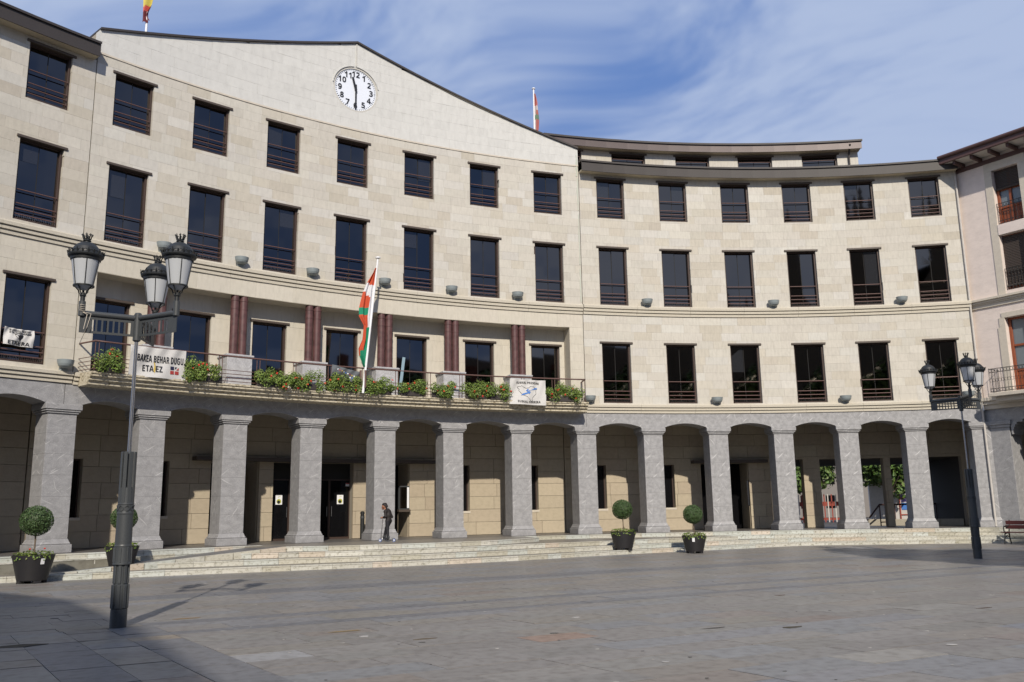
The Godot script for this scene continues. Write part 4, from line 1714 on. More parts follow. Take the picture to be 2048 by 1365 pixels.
func topiary(at: Vector3, scale_: float, label: String, flowers: int, sticker: int, seed_: int) -> void:
	rng.seed = seed_
	var t := thing("topiary_planter", label, "planter", at, 0.0, "round clipped trees in dark pots along the steps")
	var s := scale_
	var st := new_st()
	lathe(st, [Vector2(0.0, 0.07), Vector2(0.345, 0.07), Vector2(0.355, 0.09), Vector2(0.50, 0.68), Vector2(0.505, 0.70), Vector2(0.48, 0.70), Vector2(0.46, 0.62)], 32, Vector3.ZERO, 0.0, false, Transform3D(Basis().scaled(Vector3(s, s, s)), Vector3.ZERO))
	part(st, "pot", M.pot, t)
	for k in 4:
		st = new_st()
		var a := TAU * k / 4 + 0.9
		bx(st, Vector3(-0.09, 0, -0.05) * s, Vector3(0.09, 0.08, 0.05) * s, 0.005, Transform3D(Basis(Vector3.UP, a), Vector3(sin(a), 0, cos(a)) * 0.29 * s))
		part(st, "foot", M.pot, t)
	st = new_st()
	lathe(st, [Vector2(0.47 * s, 0.62 * s), Vector2(0.2, 0.66 * s), Vector2(0.0, 0.67 * s)], 20)
	part(st, "soil", M.soil, t)
	st = new_st()
	tube(st, [Vector3(0, 0.6, 0) * s, Vector3(0.015, 0.9, 0.01) * s, Vector3(0, 1.35, 0) * s], [0.024 * s, 0.02 * s, 0.018 * s], 7)
	part(st, "trunk", M.bark, t)
	st = new_st()
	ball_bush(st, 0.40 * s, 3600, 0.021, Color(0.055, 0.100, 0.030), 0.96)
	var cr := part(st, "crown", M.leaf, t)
	cr.position = Vector3(0, 1.56, 0) * s
	st = new_st()
	for i in 330:
		var a := rng.randf() * TAU
		var rr := sqrt(rng.randf()) * 0.47 * s
		var p := Vector3(cos(a) * rr, 0.68 * s + rng.randf() * 0.15 * (1.1 - rr), sin(a) * rr)
		leaf_quad(st, p, (Vector3.UP + Vector3(rng.randfn(), 0.2, rng.randfn()) * 0.6).normalized(), rng.randf_range(0.02, 0.045), leaf_col(Color(0.13, 0.19, 0.03)))
	for i in 26:
		var a := rng.randf_range(0.2, 2.9)
		leaf_quad(st, Vector3(cos(a) * 0.5 * s, 0.70 * s - rng.randf() * 0.12, sin(a) * 0.5 * s), Vector3(cos(a), 0.4, sin(a)).normalized(), 0.035, leaf_col(Color(0.14, 0.2, 0.035)))
	part(st, "underplanting", M.leaf, t).set_meta("kind", "stuff")
	for i in flowers:
		st = new_st()
		var a := rng.randf() * TAU
		lathe(st, [Vector2(0, 0.02), Vector2(0.03, 0.0), Vector2(0.02, -0.02)], 7, Vector3(cos(a) * 0.25 * s, 0.86 * s, sin(a) * 0.25 * s), 0.0, true)
		part(st, "flower", M.petal, t)
	if sticker > 0:
		st = new_st()
		var an := 0.95 if sticker == 1 else -0.25
		var xf := Transform3D(Basis(Vector3.UP, an) * Basis(Vector3.RIGHT, 0.24), Vector3(sin(an), 0, cos(an)) * 0.475 * s + Vector3(0, 0.55 * s, 0))
		bx(st, Vector3(-0.045, -0.07, 0.0), Vector3(0.045, 0.07, 0.012), 0.0, xf)
		part(st, "sticker", M.white, t)

func geranium(t0: float, t1: float, h: float, label: String, seed_: int) -> void:
	rng.seed = seed_
	var tm := (t0 + t1) * 0.5
	var w := (t1 - t0) * 34.1
	var g := thing("geranium_box", label, "flower box", P(tm, R - 0.93, 5.99), -tm, "geranium boxes along the balcony")
	var st := new_st()
	bx(st, Vector3(-w * 0.42, 0, -0.03), Vector3(w * 0.42, 0.2, 0.05), 0.01)
	part(st, "box", M.zinc, g)
	st = new_st()
	var lumps := []
	for i in int(4 + w * 6.0):
		lumps.append([Vector3(rng.randf_range(-0.47, 0.47) * w, rng.randf_range(0.12, h * 0.84), rng.randf_range(-0.02, 0.16)), rng.randf_range(0.17, 0.28)])
	for i in int(w * 2100):
		var lu = lumps[rng.randi() % lumps.size()]
		var d := Vector3(rng.randfn(), rng.randfn(), rng.randfn()).normalized()
		var p: Vector3 = lu[0] + d * lu[1] * pow(rng.randf(), 0.35)
		if p.y < -0.12:
			p.y = -0.12 + rng.randf() * 0.12
		leaf_quad(st, p, (d + Vector3(0, 0.5, 0.5) + Vector3(rng.randfn(), rng.randfn(), rng.randfn()) * 0.5).normalized(), rng.randf_range(0.022, 0.046), leaf_col(Color(0.125, 0.185, 0.03), 0.5))
	part(st, "foliage", M.leaf, g)
	st = new_st()
	for i in int(w * 5):
		var lu = lumps[rng.randi() % lumps.size()]
		var a: Vector3 = lu[0]
		tube(st, [a + Vector3(0, -0.1, 0), a + Vector3(rng.randf_range(-0.1, 0.1), lu[1] * 1.25, rng.randf_range(-0.03, 0.08))], 0.005, 3, false)
	part(st, "stems", M.bark, g)
	for i in int(w * rng.randf_range(3.0, 6.0)):
		var lu = lumps[rng.randi() % lumps.size()]
		var d := Vector3(rng.randfn() * 0.8, rng.randfn() * 0.7, 0.9).normalized()
		var c: Vector3 = lu[0] + d * (lu[1] + 0.03)
		st = new_st()
		for k in 9:
			var q := Vector3(rng.randfn(), rng.randfn(), rng.randfn()).normalized()
			st.set_color(Color.WHITE)
			leaf_quad(st, c + q * 0.03, (q + Vector3(0, 0, 0.6)).normalized(), 0.03, Color.WHITE)
		part(st, "flower", M.petal, g)

func tree(at: Vector3, h: float, cr: float, label: String, seed_: int, leaves := 9000, leaf := 1.0, group := "trees behind the passage") -> void:
	rng.seed = seed_
	var t := thing("street_tree", label, "tree", at, 0.0, group)
	var st := new_st()
	var base := h - cr * 1.9
	tube(st, [Vector3(0, -0.1, 0), Vector3(0.05, base * 0.6, 0.03), Vector3(0, base + cr * 0.6, 0)], [0.2, 0.16, 0.09], 9)
	for i in 6:
		var a := TAU * i / 6.0 + rng.randf()
		tube(st, [Vector3(0, base * (0.8 + 0.05 * i), 0), Vector3(cos(a) * cr * 0.5, base + cr * rng.randf_range(0.2, 0.7), sin(a) * cr * 0.5)], [0.08, 0.03], 6)
	part(st, "trunk", M.bark, t)
	st = new_st()
	var lumps := []
	for i in 26:
		var d := Vector3(rng.randfn(), rng.randfn() * 0.8, rng.randfn()).normalized()
		lumps.append([Vector3(0, base + cr * 0.75, 0) + d * cr * rng.randf_range(0.35, 0.8), cr * rng.randf_range(0.25, 0.45)])
	for i in leaves:
		var lu = lumps[rng.randi() % 26]
		var d := Vector3(rng.randfn(), rng.randfn(), rng.randfn()).normalized()
		leaf_quad(st, lu[0] + d * lu[1] * pow(rng.randf(), 0.4), (d + Vector3(0, 0.5, 0)).normalized(), rng.randf_range(0.10, 0.20) * leaf, leaf_col(Color(0.085, 0.14, 0.03), 0.6))
	part(st, "crown", M.leaf, t)

# ------------------------------------------------------------------ street lamps
func street_lamp(at: Vector3, angs: Array, grid_rows: int, label: String) -> void:
	var t := thing("street_lamp", label, "street lamp", at, 0.0, "three-armed street lamps on the square")
	var st := new_st()
	lathe(st, [Vector2(0.120, -0.020), Vector2(0.120, 0.260), Vector2(0.115, 0.265), Vector2(0.115, 0.270), Vector2(0.120, 0.275)], 24)
	part(st, "foot", M.iron, t)
	# fluted shaft: ribs on a core
	st = new_st()
	lathe(st, [Vector2(0.110, 0.275), Vector2(0.110, 0.630), Vector2(0.098, 0.640), Vector2(0.098, 0.920)], 24)
	part(st, "shaft", M.iron, t)
	for k in 8:
		st = new_st()
		var a := TAU * k / 8 + 0.2
		bx(st, Vector3(-0.026, 0.280, 0.000), Vector3(0.026, 0.625, 0.022), 0.006, Transform3D(Basis(Vector3.UP, a), Vector3(sin(a), 0, cos(a)) * 0.105))
		bx(st, Vector3(-0.023, 0.640, 0.000), Vector3(0.023, 0.920, 0.024), 0.006, Transform3D(Basis(Vector3.UP, a), Vector3(sin(a), 0, cos(a)) * 0.092))
		part(st, "rib", M.iron, t)
	st = new_st()
	lathe(st, [Vector2(0.094, 0.920), Vector2(0.135, 0.920), Vector2(0.135, 0.942), Vector2(0.130, 0.949), Vector2(0.123, 1.178), Vector2(0.126, 1.186), Vector2(0.126, 1.200), Vector2(0.121, 1.216), Vector2(0.117, 1.658), Vector2(0.121, 1.674), Vector2(0.121, 1.695), Vector2(0.117, 1.704)], 24)
	part(st, "collar", M.iron, t)
	for k in 8:
		st = new_st()
		var a := TAU * k / 8 + 0.2
		var xf := Transform3D(Basis(Vector3.UP, a), Vector3(sin(a), 0, cos(a)) * 0.123)
		bx(st, Vector3(-0.010, 0.952, -0.010), Vector3(0.010, 1.171, 0.014), 0.004, xf)
		part(st, "rib", M.iron, t)
	# band of crosses
	st = new_st()
	lathe(st, [Vector2(0.117, 1.704), Vector2(0.114, 1.709), Vector2(0.114, 1.811), Vector2(0.119, 1.816), Vector2(0.119, 1.830), Vector2(0.113, 1.840), Vector2(0.110, 2.060), Vector2(0.082, 2.080)], 24)
	part(st, "band", M.iron, t)
	for k in 8:
		st = new_st()
		var a := TAU * k / 8 + 0.2
		for s in [-1.0, 1.0]:
			var xf := Transform3D(Basis(Vector3.UP, a) * Basis(Vector3.BACK, s * 0.78), Vector3(sin(a), 0, cos(a)) * 0.116 + Vector3(0.000, 1.760, 0.000))
			bx(st, Vector3(-0.007, -0.060, -0.005), Vector3(0.007, 0.060, 0.005), 0.0, xf)
		part(st, "cross", M.iron, t)
	for k in 8:
		st = new_st()
		var a := TAU * k / 8
		bx(st, Vector3(-0.029, 1.840, -0.012), Vector3(0.029, 2.620, 0.012), 0.005, Transform3D(Basis(Vector3.UP, a), Vector3(sin(a), 0, cos(a)) * 0.102))
		part(st, "blade", M.iron, t)
	st = new_st()
	lathe(st, [Vector2(0.057, 2.030), Vector2(0.057, 2.589), Vector2(0.027, 2.620), Vector2(0.027, 2.630)], 16)
	part(st, "core", M.iron, t)
	st = new_st()
	lathe(st, [Vector2(0.030, 2.5), Vector2(0.027, 4.42)], 16)
	part(st, "pole", M.steel, t)
	st = new_st()
	lathe(st, [Vector2(0.03, 4.36), Vector2(0.06, 4.38), Vector2(0.06, 4.80), Vector2(0.045, 4.83), Vector2(0, 4.83)], 16)
	part(st, "hub", M.iron, t)
	for an in angs:
		var dir := Vector3(cos(an), 0, -sin(an))
		var yaw := atan2(-dir.z, dir.x)
		var arm := node_at("arm", t, Vector3.ZERO, yaw)
		st = new_st()
		tube(st, [Vector3(0.05, 4.745, 0), Vector3(0.82, 4.745, 0)], 0.045, 12)
		tube(st, [Vector3(0.82, 4.70, 0), Vector3(0.82, 4.93, 0)], 0.05, 12)
		part(st, "tube", M.iron, arm)
		st = new_st()
		# plate with a row of slots, or a grid
		bx(st, Vector3(0.05, 4.66, -0.008), Vector3(0.84, 4.70, 0.008))
		bx(st, Vector3(0.05, 4.44, -0.008), Vector3(0.84, 4.475, 0.008))
		bx(st, Vector3(0.66, 4.475, -0.008), Vector3(0.84, 4.66, 0.008))
		bx(st, Vector3(0.05, 4.475, -0.008), Vector3(0.10, 4.66, 0.008))
		for k in 6:
			bx(st, Vector3(0.175 + k * 0.082, 4.475, -0.008), Vector3(0.20 + k * 0.082, 4.66, 0.008))
		if grid_rows > 1:
			for k in 2:
				bx(st, Vector3(0.10, 4.53 + k * 0.06, -0.009), Vector3(0.66, 4.55 + k * 0.06, 0.009))
		part(st, "plate", M.iron, arm)
		lantern(t, dir * 0.82 + Vector3(0, 4.9, 0))
	if grid_rows == 1:
		st = new_st()
		var e := Vector3(cos(angs[1]), 0, -sin(angs[1])) * 0.79 + Vector3(0, 4.76, 0.05)
		for k in 4:
			tube(st, [e + Vector3(-0.05, 0.03 * k, -0.1), e + Vector3(0.05, 0.03 * k + 0.01, 0.02), e + Vector3(-0.03, 0.03 * k + 0.02, 0.03)], 0.006, 4, false)
		tube(st, [e, e + Vector3(0.09, -0.05, 0.02), e + Vector3(0.05, -0.28, 0.02)], 0.006, 4, false)
		tube(st, [e, e + Vector3(0.15, -0.04, 0.02), e + Vector3(0.10, -0.26, 0.02), e + Vector3(0.0, -0.52, 0.02)], 0.005, 4, false)
		part(st, "cord", M.trim, t)

var lantern_proto: Node3D
func lantern(t: Node3D, pos: Vector3) -> void:
	if lantern_proto != null:
		copy_part(lantern_proto, "lantern", t, pos, rng.randf() * 0.3)
		return
	var l := Node3D.new()
	put_in(t, "lantern", l)
	l.position = pos
	l.scale = Vector3(0.84, 0.86, 0.84)
	lantern_proto = l
	var st := new_st()
	lathe(st, [Vector2(0.05, 0), Vector2(0.055, 0.02), Vector2(0.042, 0.05), Vector2(0.042, 0.12), Vector2(0.06, 0.14), Vector2(0.045, 0.17), Vector2(0.03, 0.20)], 14)
	lathe(st, [Vector2(0.02, 0.20), Vector2(0.02, 0.32), Vector2(0.0, 0.33)], 8)
	part(st, "neck", M.black_iron, l)
	st = new_st()
	for k in 4:
		var a := TAU * k / 4 + 0.4
		var d := Vector3(cos(a), 0, sin(a))
		tube(st, [d * 0.04 + Vector3(0, 0.15, 0), d * 0.085 + Vector3(0, 0.20, 0), d * 0.10 + Vector3(0, 0.25, 0), d * 0.165 + Vector3(0, 0.315, 0)], 0.012, 6)
	part(st, "bracket", M.black_iron, l)
	st = new_st()
	lathe(st, [Vector2(0.155, 0.31), Vector2(0.185, 0.31), Vector2(0.185, 0.335), Vector2(0.165, 0.34)], 24)
	part(st, "lower_ring", M.black_iron, l)
	st = new_st()
	lathe(st, [Vector2(0.0, 0.235), Vector2(0.07, 0.255), Vector2(0.155, 0.315)], 20)
	part(st, "bowl", M.frosted, l)
	for k in 6:
		var a0 := TAU * k / 6 + 0.25
		var a1 := TAU * (k + 1) / 6 + 0.25
		st = new_st()
		var am := (a0 + a1) * 0.5
		var n := 3
		for i in n:
			var b0 := lerpf(a0, a1, float(i) / n)
			var b1 := lerpf(a0, a1, float(i + 1) / n)
			smooth_quad(st, [Vector3(cos(b0) * 0.168, 0.34, sin(b0) * 0.168), Vector3(cos(b0), -0.2, sin(b0))], [Vector3(cos(b1) * 0.168, 0.34, sin(b1) * 0.168), Vector3(cos(b1), -0.2, sin(b1))], [Vector3(cos(b1) * 0.245, 0.80, sin(b1) * 0.245), Vector3(cos(b1), -0.2, sin(b1))], [Vector3(cos(b0) * 0.245, 0.80, sin(b0) * 0.245), Vector3(cos(b0), -0.2, sin(b0))])
		part(st, "pane", M.frosted, l)
		st = new_st()
		tube(st, [Vector3(cos(a0) * 0.172, 0.33, sin(a0) * 0.172), Vector3(cos(a0) * 0.250, 0.81, sin(a0) * 0.250)], 0.009, 6)
		part(st, "bar", M.black_iron, l)
	st = new_st()
	lathe(st, [Vector2(0.24, 0.79), Vector2(0.262, 0.80), Vector2(0.268, 0.845), Vector2(0.305, 0.86), Vector2(0.315, 0.885), Vector2(0.300, 0.91), Vector2(0.262, 0.925), Vector2(0.255, 0.96), Vector2(0.225, 1.03), Vector2(0.175, 1.09), Vector2(0.11, 1.13), Vector2(0.06, 1.145), Vector2(0.055, 1.16), Vector2(0.075, 1.17), Vector2(0.06, 1.19), Vector2(0.06, 1.21), Vector2(0.0, 1.21)], 28)
	part(st, "roof", M.black_iron, l)
	st = new_st()
	for k in 20:
		var a := TAU * k / 20
		var d := Vector3(cos(a), 0, sin(a))
		tube(st, [d * 0.295 + Vector3(0, 0.90, 0), d * 0.315 + Vector3(0, 0.945, 0), d * 0.325 + Vector3(0, 0.985 if k % 2 == 0 else 0.955, 0)], [0.020, 0.014, 0.006], 5)
		tube(st, [d * 0.295 + Vector3(0, 0.93, 0), Vector3(cos(a + 0.16), 0, sin(a + 0.16)) * 0.305 + Vector3(0, 0.955, 0), Vector3(cos(a + 0.314), 0, sin(a + 0.314)) * 0.295 + Vector3(0, 0.93, 0)], 0.009, 4)
	part(st, "crest", M.black_iron, l)
	st = new_st()
	for k in 8:
		var a := TAU * k / 8
		var d := Vector3(cos(a), 0, sin(a))
		tube(st, [d * 0.058 + Vector3(0, 1.20, 0), d * 0.085 + Vector3(0, 1.27, 0), d * 0.09 + Vector3(0, 1.31, 0)], [0.016, 0.011, 0.005], 5)
		tube(st, [d * 0.068 + Vector3(-d.z, 0, d.x) * 0.02 + Vector3(0, 1.285, 0), d * 0.1 - Vector3(-d.z, 0, d.x) * 0.02 + Vector3(0, 1.285, 0)], 0.008, 4)
	tube(st, [Vector3(0, 1.2, 0), Vector3(0, 1.30, 0)], [0.02, 0.008], 6)
	part(st, "crown", M.black_iron, l)

# ------------------------------------------------------------------ cloth, lettering, flags
func bold_font() -> Font:
	var f := SystemFont.new()
	f.font_names = PackedStringArray(["Droid Sans"])
	f.font_weight = 700
	return f

func lettering(parent: Node3D, text: String, height: float, width: float, map: Callable, m: Material, called := "lettering", bend := 0.0) -> void:
	var tm := TextMesh.new()
	tm.font = bold_font()
	tm.text = text
	tm.font_size = 48
	tm.pixel_size = 0.01
	tm.depth = 0.02
	tm.curve_step = 1.0
	var arr: Array = tm.get_mesh_arrays()
	var vs: PackedVector3Array = arr[Mesh.ARRAY_VERTEX]
	if vs.is_empty():
		return
	var lo := vs[0]
	var hi := vs[0]
	for v in vs:
		lo = lo.min(v)
		hi = hi.max(v)
	var k := height / 0.345
	var kx := k if width <= 0.0 else width / (hi.x - lo.x)
	var mid := (lo + hi) * 0.5
	var idx: PackedInt32Array = arr[Mesh.ARRAY_INDEX]
	var st := new_st()
	for i in range(0, idx.size(), 3):
		var q := []
		for j in 3:
			var v := vs[idx[i + j]]
			var x := (v.x - mid.x) * kx
			var y := (v.y - mid.y) * k - bend * x * x
			q.append(map.call(x, y, 0.016 if v.z > 0.0 else 0.010))
		tri(st, q[0], q[1], q[2], map.call(0, 0, 1.0) - map.call(0, 0, 0.0))
	part(st, called, m, parent)

# hanging banner: local frame x right, y up, z towards the square
func banner_at(x: float, y: float, off: float, w: float, h: float, seed_f: float) -> Vector3:
	var u := x / w + 0.5
	var v := 0.5 - y / h
	var sag := 0.035 * sin(u * PI) * (1.0 - v) * 0.6
	var z := 0.03 * sin(u * 9.0 + seed_f + v * 3.0) * (0.35 + v) + 0.02 * sin(u * 24.0 + v * 6.0 + seed_f * 2.0) * (1.0 - v) + 0.02 * sin(v * 5.0 + u * 3.0 + seed_f)
	return Vector3(x, y - sag, z + off)

func banner(called: String, label: String, pos: Vector3, turn: float, w: float, h: float, seed_f: float, m: Material, shear := 0.0) -> Node3D:
	var b := thing(called, label, "banner", pos, turn)
	b.rotation.z = shear
	var st := new_st()
	var nx := 64
	var ny := 20
	for side in [0.0, -0.003]:
		for i in nx:
			for j in ny:
				var q := []
				for c in [[i, j], [i + 1, j], [i + 1, j + 1], [i, j + 1]]:
					var x: float = (float(c[0]) / nx - 0.5) * w
					var y: float = (0.5 - float(c[1]) / ny) * h
					var e := 0.012
					var p := banner_at(x, y, side, w, h, seed_f)
					var px := banner_at(x + e, y, side, w, h, seed_f) - p
					var py := banner_at(x, y + e, side, w, h, seed_f) - p
					var n := px.cross(py).normalized()
					q.append([p, n if side == 0.0 else -n])
				smooth_quad(st, q[0], q[1], q[2], q[3])
	part(st, "cloth", m, b)
	return b

func flat_shape(parent: Node3D, called: String, pts: Array, map: Callable, m: Material) -> void:
	var poly := PackedVector2Array()
	for q in pts:
		poly.append(Vector2(q[0], q[1]))
	var idx := Geometry2D.triangulate_polygon(poly)
	var st := new_st()
	var hint: Vector3 = map.call(0, 0, 1.0) - map.call(0, 0, 0.0)
	for i in range(0, idx.size(), 3):
		tri(st, map.call(poly[idx[i]].x, poly[idx[i]].y, 0.012), map.call(poly[idx[i + 1]].x, poly[idx[i + 1]].y, 0.012), map.call(poly[idx[i + 2]].x, poly[idx[i + 2]].y, 0.012), hint)
	part(st, called, m, parent)

func build_banners() -> void:
	# long banner on the balcony rail
	var t := (-0.8145 - 0.7608) * 0.5
	var w := 1.83
	var h := 0.98
	var b := banner("long_banner", "white cloth banner lettered BAKEA BEHAR DUGU. ETA EZ on balcony rail", P(t, R - 0.96, 6.455), -t, w, h, 0.4, M.cloth)
	var map := func(x: float, y: float, o: float) -> Vector3: return banner_at(x, y, o, w, h, 0.4)
	lettering(b, "BAKEA BEHAR DUGU.", 0.215, 1.56, func(x: float, y: float, o: float) -> Vector3: return map.call(x + 0.10, y + 0.12, o), M.black)
	lettering(b, "ETA EZ", 0.20, 0.62, func(x: float, y: float, o: float) -> Vector3: return map.call(x - 0.17, y - 0.20, o), M.black)
	for q in [[0.40, -0.20, 0], [0.56, -0.20, 1], [0.40, -0.345, 2], [0.56, -0.345, 3]]:
		var x: float = q[0]
		var y: float = q[1] + 0.02
		if q[2] == 1:
			flat_shape(b, "emblem", [[x, y + 0.02], [x + 0.08, y + 0.10], [x, y + 0.10]], map, M.black)
			flat_shape(b, "emblem", [[x + 0.04, y], [x + 0.13, y], [x + 0.13, y + 0.09]], map, M.ink_red)
		else:
			flat_shape(b, "emblem", [[x, y], [x + 0.13, y], [x + 0.13, y + 0.11], [x, y + 0.11]], map, M.ink_blue if q[2] == 0 else M.ink_red)
	var st := new_st()
	for k in 20:
		st.set_color(Color(0.40, 0.26, 0.03))
	flat_shape(b, "stain", [[-0.14, 0.03], [-0.09, -0.02], [-0.07, -0.20], [-0.10, -0.36], [-0.14, -0.26], [-0.12, -0.1]], map, M.ochre)
	# map banner
	var t2 := -0.3648
	var w2 := 1.58
	var h2 := 1.04
	var c := banner("map_banner", "white cloth banner with map outline and two blue arrows on balcony rail", P(t2, R - 0.97, 6.34), -t2, w2, h2, 2.1, M.cloth, -0.02)
	var map2 := func(x: float, y: float, o: float) -> Vector3: return banner_at(x, y, o, w2, h2, 2.1)
	lettering(c, "EUSKAL PRESOAK", 0.085, 0.98, func(x: float, y: float, o: float) -> Vector3: return map2.call(x + 0.0, y + 0.40, o), M.black, "lettering", 0.10)
	lettering(c, "EUSKAL HERRIRA", 0.085, 1.0, func(x: float, y: float, o: float) -> Vector3: return map2.call(x + 0.05, y - 0.40, o), M.black, "lettering", -0.06)
	var outline := [[-0.45, 0.20], [-0.36, 0.24], [-0.31, 0.21], [-0.28, 0.27], [-0.17, 0.20], [-0.08, 0.165], [0.05, 0.19], [0.11, 0.25], [0.24, 0.245], [0.29, 0.20], [0.38, 0.17], [0.35, 0.05], [0.36, -0.05], [0.22, -0.20], [0.18, -0.30], [0.22, -0.37], [0.17, -0.40], [0.08, -0.30], [-0.05, -0.18], [-0.2, -0.13], [-0.30, -0.05], [-0.40, 0.06], [-0.36, 0.10], [-0.42, 0.14], [-0.45, 0.20]]
	st = new_st()
	var pts := []
	for q in outline:
		pts.append(map2.call(q[0], q[1], 0.004))
	tube(st, pts, 0.009, 4, false)
	part(st, "outline", M.black, c)
	flat_shape(c, "arrow", [[-0.10, 0.05], [0.0, 0.16], [0.02, 0.12], [0.38, 0.20], [0.42, 0.15], [0.06, 0.07], [0.09, 0.04]], map2, M.ink_cyan)
	flat_shape(c, "arrow", [[-0.32, -0.15], [-0.22, -0.06], [-0.02, 0.0], [-0.05, 0.04], [0.12, 0.02], [0.04, -0.09], [0.02, -0.05], [-0.18, -0.12]], map2, M.ink_cyan)
	# small banner on the window rails of the left wing
	var t3 := -0.8996
	var w3 := 0.84
	var h3 := 0.53
	var d := banner("window_banner", "small white banner reading ETXERA hung on window rails beside the street lamp", P(t3, R - 0.03, 6.905), -t3, w3, h3, 3.3, M.cloth, -0.03)
	var map3 := func(x: float, y: float, o: float) -> Vector3: return banner_at(x, y, o, w3, h3, 3.3)
	lettering(d, "EUSKAL PRESO", 0.055, 0.58, func(x: float, y: float, o: float) -> Vector3: return map3.call(x + 0.02, y + 0.205, o), M.black)
	lettering(d, "ETA IHESLARIAK", 0.055, 0.62, func(x: float, y: float, o: float) -> Vector3: return map3.call(x + 0.04, y + 0.13, o), M.black)
	lettering(d, "ETXERA", 0.11, 0.62, func(x: float, y: float, o: float) -> Vector3: return map3.call(x + 0.0, y - 0.18, o), M.black)
	flat_shape(d, "emblem", [[-0.13, 0.09], [-0.07, 0.08], [-0.02, 0.06], [0.06, 0.09], [0.13, 0.07], [0.11, 0.0], [0.07, -0.05], [0.05, -0.11], [0.02, -0.10], [0.01, -0.05], [-0.05, -0.03], [-0.10, 0.02]], map3, M.black)
	# dark banner slipped down among the flowers
	var t4 := -0.589
	var e := banner("dark_banner", "small dark grey banner drooping from balcony rail by the tall flagpole", P(t4, R - 0.955, 6.66), -t4, 1.15, 0.46, 5.0, M.grey_cloth, -0.20)
	var map4 := func(x: float, y: float, o: float) -> Vector3: return banner_at(x, y, o, 1.15, 0.46, 5.0)
	for k in 9:
		var x := -0.38 + k * 0.085
		flat_shape(e, "painted_stroke", [[x, 0.07 - 0.01 * k], [x + 0.05, 0.09 - 0.012 * k], [x + 0.055, 0.13 - 0.014 * k], [x + 0.01, 0.12 - 0.01 * k]], map4, [M.white, M.ink_red, M.ochre, M.white, M.ink_cyan][k % 5])
	for k in 5:
		var x := 0.0 + k * 0.085
		flat_shape(e, "painted_stroke", [[x, -0.11], [x + 0.045, -0.10], [x + 0.03, -0.05], [x + 0.005, -0.06]], map4, [M.white, M.ink_cyan][k % 2])
	# pale blue board leaning behind the rail
	var t5 := -0.5235
	var bd := thing("leaning_board", "narrow pale blue board leaning against the balcony rail between columns and door", "board", P(t5, R - 0.80, 6.03), -t5)
	st = new_st()
	bx(st, Vector3(-0.06, 0, -0.015), Vector3(0.06, 1.46, 0.015), 0.01, Transform3D(Basis(Vector3.BACK, -0.10) * Basis(Vector3.RIGHT, 0.05), Vector3.ZERO))
	part(st, "plank", M.light_blue, bd)

func flag_colour(x: float, y: float) -> Color:
	# x 0 at the pole to 1 at the free edge, y in picture steps from 150 (top) to 1110
	var red := Color(0.52, 0.075, 0.03)
	var white := Color(0.66, 0.66, 0.68)
	var green := Color(0.01, 0.24, 0.13)
	if y < 330.0 - 30.0 * x:
		return red
	if y < 380.0 + 90.0 * (1.0 - x):
		return white
	if x < 0.26 and y < 735.0:
		return white
	if y < 536.0:
		return red
	if y < 612.0:
		return green
	if y < 735.0:
		return red
	if y < 960.0:
		return red if x > 0.42 else green
	return red if x > 0.75 and y < 1010.0 else green

func drape(parent: Node3D, base: Vector3, top: Vector3, side: Vector3, rows: Array, colour: Callable, pleats: float, depth: float) -> void:
	# rows: [fraction from top 0..1, width, colour coordinate]
	var st := new_st()
	var nx := 18
	var ny := 56
	var fwd := side.cross(Vector3.UP).normalized()
	for pass_ in 1:
		var grid := []
		for j in ny + 1:
			var v := float(j) / ny
			var k := 0
			while k < rows.size() - 2 and rows[k + 1][0] < v:
				k += 1
			var f: float = clampf((v - rows[k][0]) / (rows[k + 1][0] - rows[k][0]), 0.0, 1.0)
			var wd: float = lerpf(rows[k][1], rows[k + 1][1], f)
			var line := []
			var o := top.lerp(base, v)
			for i in nx + 1:
				var u := float(i) / nx
				var z := sin(u * pleats + v * 6.0) * depth * sin(u * PI * 0.8 + 0.2) + 0.035 * sin(v * 11.0 + u * 4.0) * u
				line.append(o + side * (0.03 + wd * u) + fwd * z + Vector3(0, -0.06 * u * wd, 0))
			grid.append(line)
		for j in ny:
			for i in nx:
				st.set_color(colour.call((i + 0.5) / nx, (j + 0.5) / ny))
				var n: Vector3 = (grid[j][i + 1] - grid[j][i]).cross(grid[j + 1][i] - grid[j][i])
				if n.dot(fwd) < 0.0:
					n = -n
				quad(st, grid[j][i], grid[j][i + 1], grid[j + 1][i + 1], grid[j + 1][i], fwd)
	part(st, "cloth", M.vcloth, parent)

